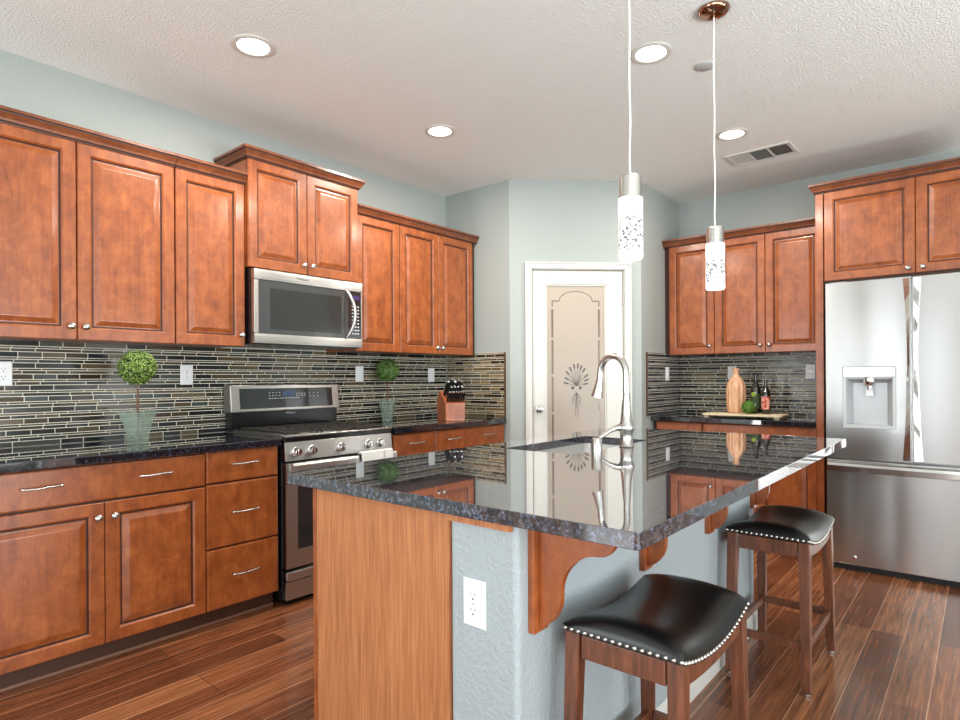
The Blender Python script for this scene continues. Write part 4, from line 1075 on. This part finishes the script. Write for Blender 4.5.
# knife block
kbx, kby = -3.005, 3.285; KR = math.radians(-24)
kb = thing('knife_block', 'slanted wooden knife block near the end of the long counter', 'knife block', (kbx, kby, 0.9142), 0)
mb = MB(); prof = [(0.0, 0.0), (0.0, 0.135), (-0.125, 0.225), (-0.185, 0.145), (-0.165, 0.0)]
mb.prism(prof, lambda u, v, t: (u, t, v), -0.078, 0.078); mb.build('block', BLOCKW, kb, bevel=0.003)
kb.rotation_euler = (0, 0, KR)
sl = Vector((-0.125, 0, 0.09)).normalized(); nrm = Vector((0.09, 0, 0.125)).normalized()
def knife(s_, y, L, wd, th, label, k):
    p0 = Vector((kbx, kby, 0.9142)) + Matrix.Rotation(KR, 3, 'Z') @ (Vector((0, y, .135)) + sl * s_ + nrm * .0006)
    o = thing('kitchen_knife', label, 'knife', p0, KR, 'knives in the knife block')
    ax = nrm; lat = Vector((0, 1, 0)); b = sl
    def ring(d, w_, t_): return [ax * d + b * w_ * sx + lat * t_ * sy for sx, sy in ((-1, -1), (1, -1), (1, 1), (-1, 1))]
    MB().loft([ring(0, wd * .9, th), ring(L * .1, wd * .8, th), ring(L * .5, wd, th * 1.1), ring(L * .93, wd * .95, th), ring(L, wd * .7, th * .8)]).build('handle', RUBBER, o, bevel=0.0015)
    mb = MB(); mb.loft([ring(L + .0003, wd * .9, th * .95), ring(L + .008, wd * .85, th * .9)]); mb.build('steel_cap', CHROME, o)
    return o
for i in range(8): knife(0.016, -0.063 + i * .018, 0.085, .0075, .0048, 'one of eight steak knives in the bottom row of the knife block', i)
NAMES = [('tall kitchen knife at the upper left of the knife block', -.055, .125), ('long kitchen knife second from the left in the block', -.028, .140), ('middle kitchen knife in the top of the block', 0.0, .125),
         ('kitchen knife right of the middle in the block', .028, .135), ('kitchen knife at the upper right of the block', .056, .12)]
for i, (lb, y, L) in enumerate(NAMES): knife(0.10, y, L, .012, .0085, lb, i)
for i, y in enumerate((-.042, -.014, .014, .042)): knife(0.058, y, .105, .010, .007, 'medium knife in the middle row of the knife block', i)
# tray, vase, ball, bottles
tr = thing('serving_tray', 'long pale tray on the right-hand countertop', 'tray', (-1.455, 4.965, 0.9142), 0)
MB().prism([(x, y) for x, y in rrect(-.300, .300, -.125, .125, .03, 5)], lambda u, v, t: (u, v, t), .012, .027).build('board', CREAM, tr, bevel=0.002)
for a in (-.26, .26):
    MB().box(a - .02, a + .02, -.11, .11, 0, .0115).build('foot', CREAM, tr)
TZ = 0.9142 + .0275
mb = MB(); n = 40; loops = []
for r_, h in ((0.062, 0), (0.068, .004), (0.074, .05), (0.078, .12), (0.078, .19), (0.072, .235), (0.052, .272), (0.030, .298), (0.025, .31), (0.026, .335), (0.031, .352), (0.031, .358), (0.022, .358), (0.020, .34)):
    amp = .05 if .03 < h < .25 else 0.0
    r_ *= .93; loops.append([(r_ * (1 + amp * math.cos(12 * 2 * PI * i / 96)) * math.cos(2 * PI * i / 96), r_ * (1 + amp * math.cos(12 * 2 * PI * i / 96)) * math.sin(2 * PI * i / 96), h) for i in range(96)])
mb.loft(loops)
tag(mb.build('wooden_vase', VASE, loc=(-1.540, 5.035, TZ), smooth=50), 'tall ribbed tan wooden vase standing on the tray', 'vase')
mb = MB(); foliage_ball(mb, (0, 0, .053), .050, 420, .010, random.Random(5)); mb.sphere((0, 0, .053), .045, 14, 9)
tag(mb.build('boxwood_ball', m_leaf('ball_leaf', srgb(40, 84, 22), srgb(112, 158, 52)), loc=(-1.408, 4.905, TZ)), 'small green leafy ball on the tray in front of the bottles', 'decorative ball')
def bottle(loc, H, r0, label, lab, ring=None):
    b = thing('glass_bottle', label, 'bottle', loc, 0, 'dark bottles on the tray')
    MB().lathe([(r0 * .9, 0), (r0, .006), (r0, H * .58), (r0 * .9, H * .66), (r0 * .45, H * .76), (r0 * .36, H * .84), (r0 * .36, H * .97), (r0 * .42, H * .975), (r0 * .42, H)], n=28).build('glass', BOTTLE, b, smooth=50)
    mb = MB(); n = 14; lo = []
    for z in (H * .14, H * .52):
        lo.append([((r0 + .0006) * math.sin(a), -(r0 + .0006) * math.cos(a), z) for a in [(-1.15 + 2.3 * i / n) for i in range(n + 1)]])
    mb.loft(lo, closed=False, cap0=False, cap1=False); l_ = mb.build('paper_label', lab, b, smooth=60)
    if ring:
        mb = MB(); mb.lathe([(0.0155, 0.0), (0.0155, -.0012), (0.009, -.0012), (0.009, 0.0)], (-.006, -(r0 + .0008), H * .50), 'y', 20); mb.build('ring_mark', ring[0], b)
        mb = MB(); mb.box(-.018, .012, -(r0 + .0008), -(r0 - .004), H * .20, H * .26); mb.build('print_mark', ring[1], b)
    return b
lb1 = NT('olive_label'); lb1.set(Base_Color=srgb(44, 62, 30), Roughness=.6)
lb2 = NT('red_label'); nn_ = lb2.noise(lb2.pos(), 45, 3, .5); lb2.set(Base_Color=lb2.ramp(nn_, [(.42, srgb(176, 60, 48)), (.58, srgb(226, 170, 150))]), Roughness=.6)
bottle((-1.388, 5.030, TZ), 0.302, .040, 'taller dark bottle with a green ring label on the tray', lb1.m, (plain('lime_ring', srgb(178, 206, 60), .5), plain('pale_print', srgb(150, 190, 210), .5)))
bottle((-1.302, 4.985, TZ), 0.262, .033, 'shorter dark bottle with a pink and red label on the tray', lb2.m)
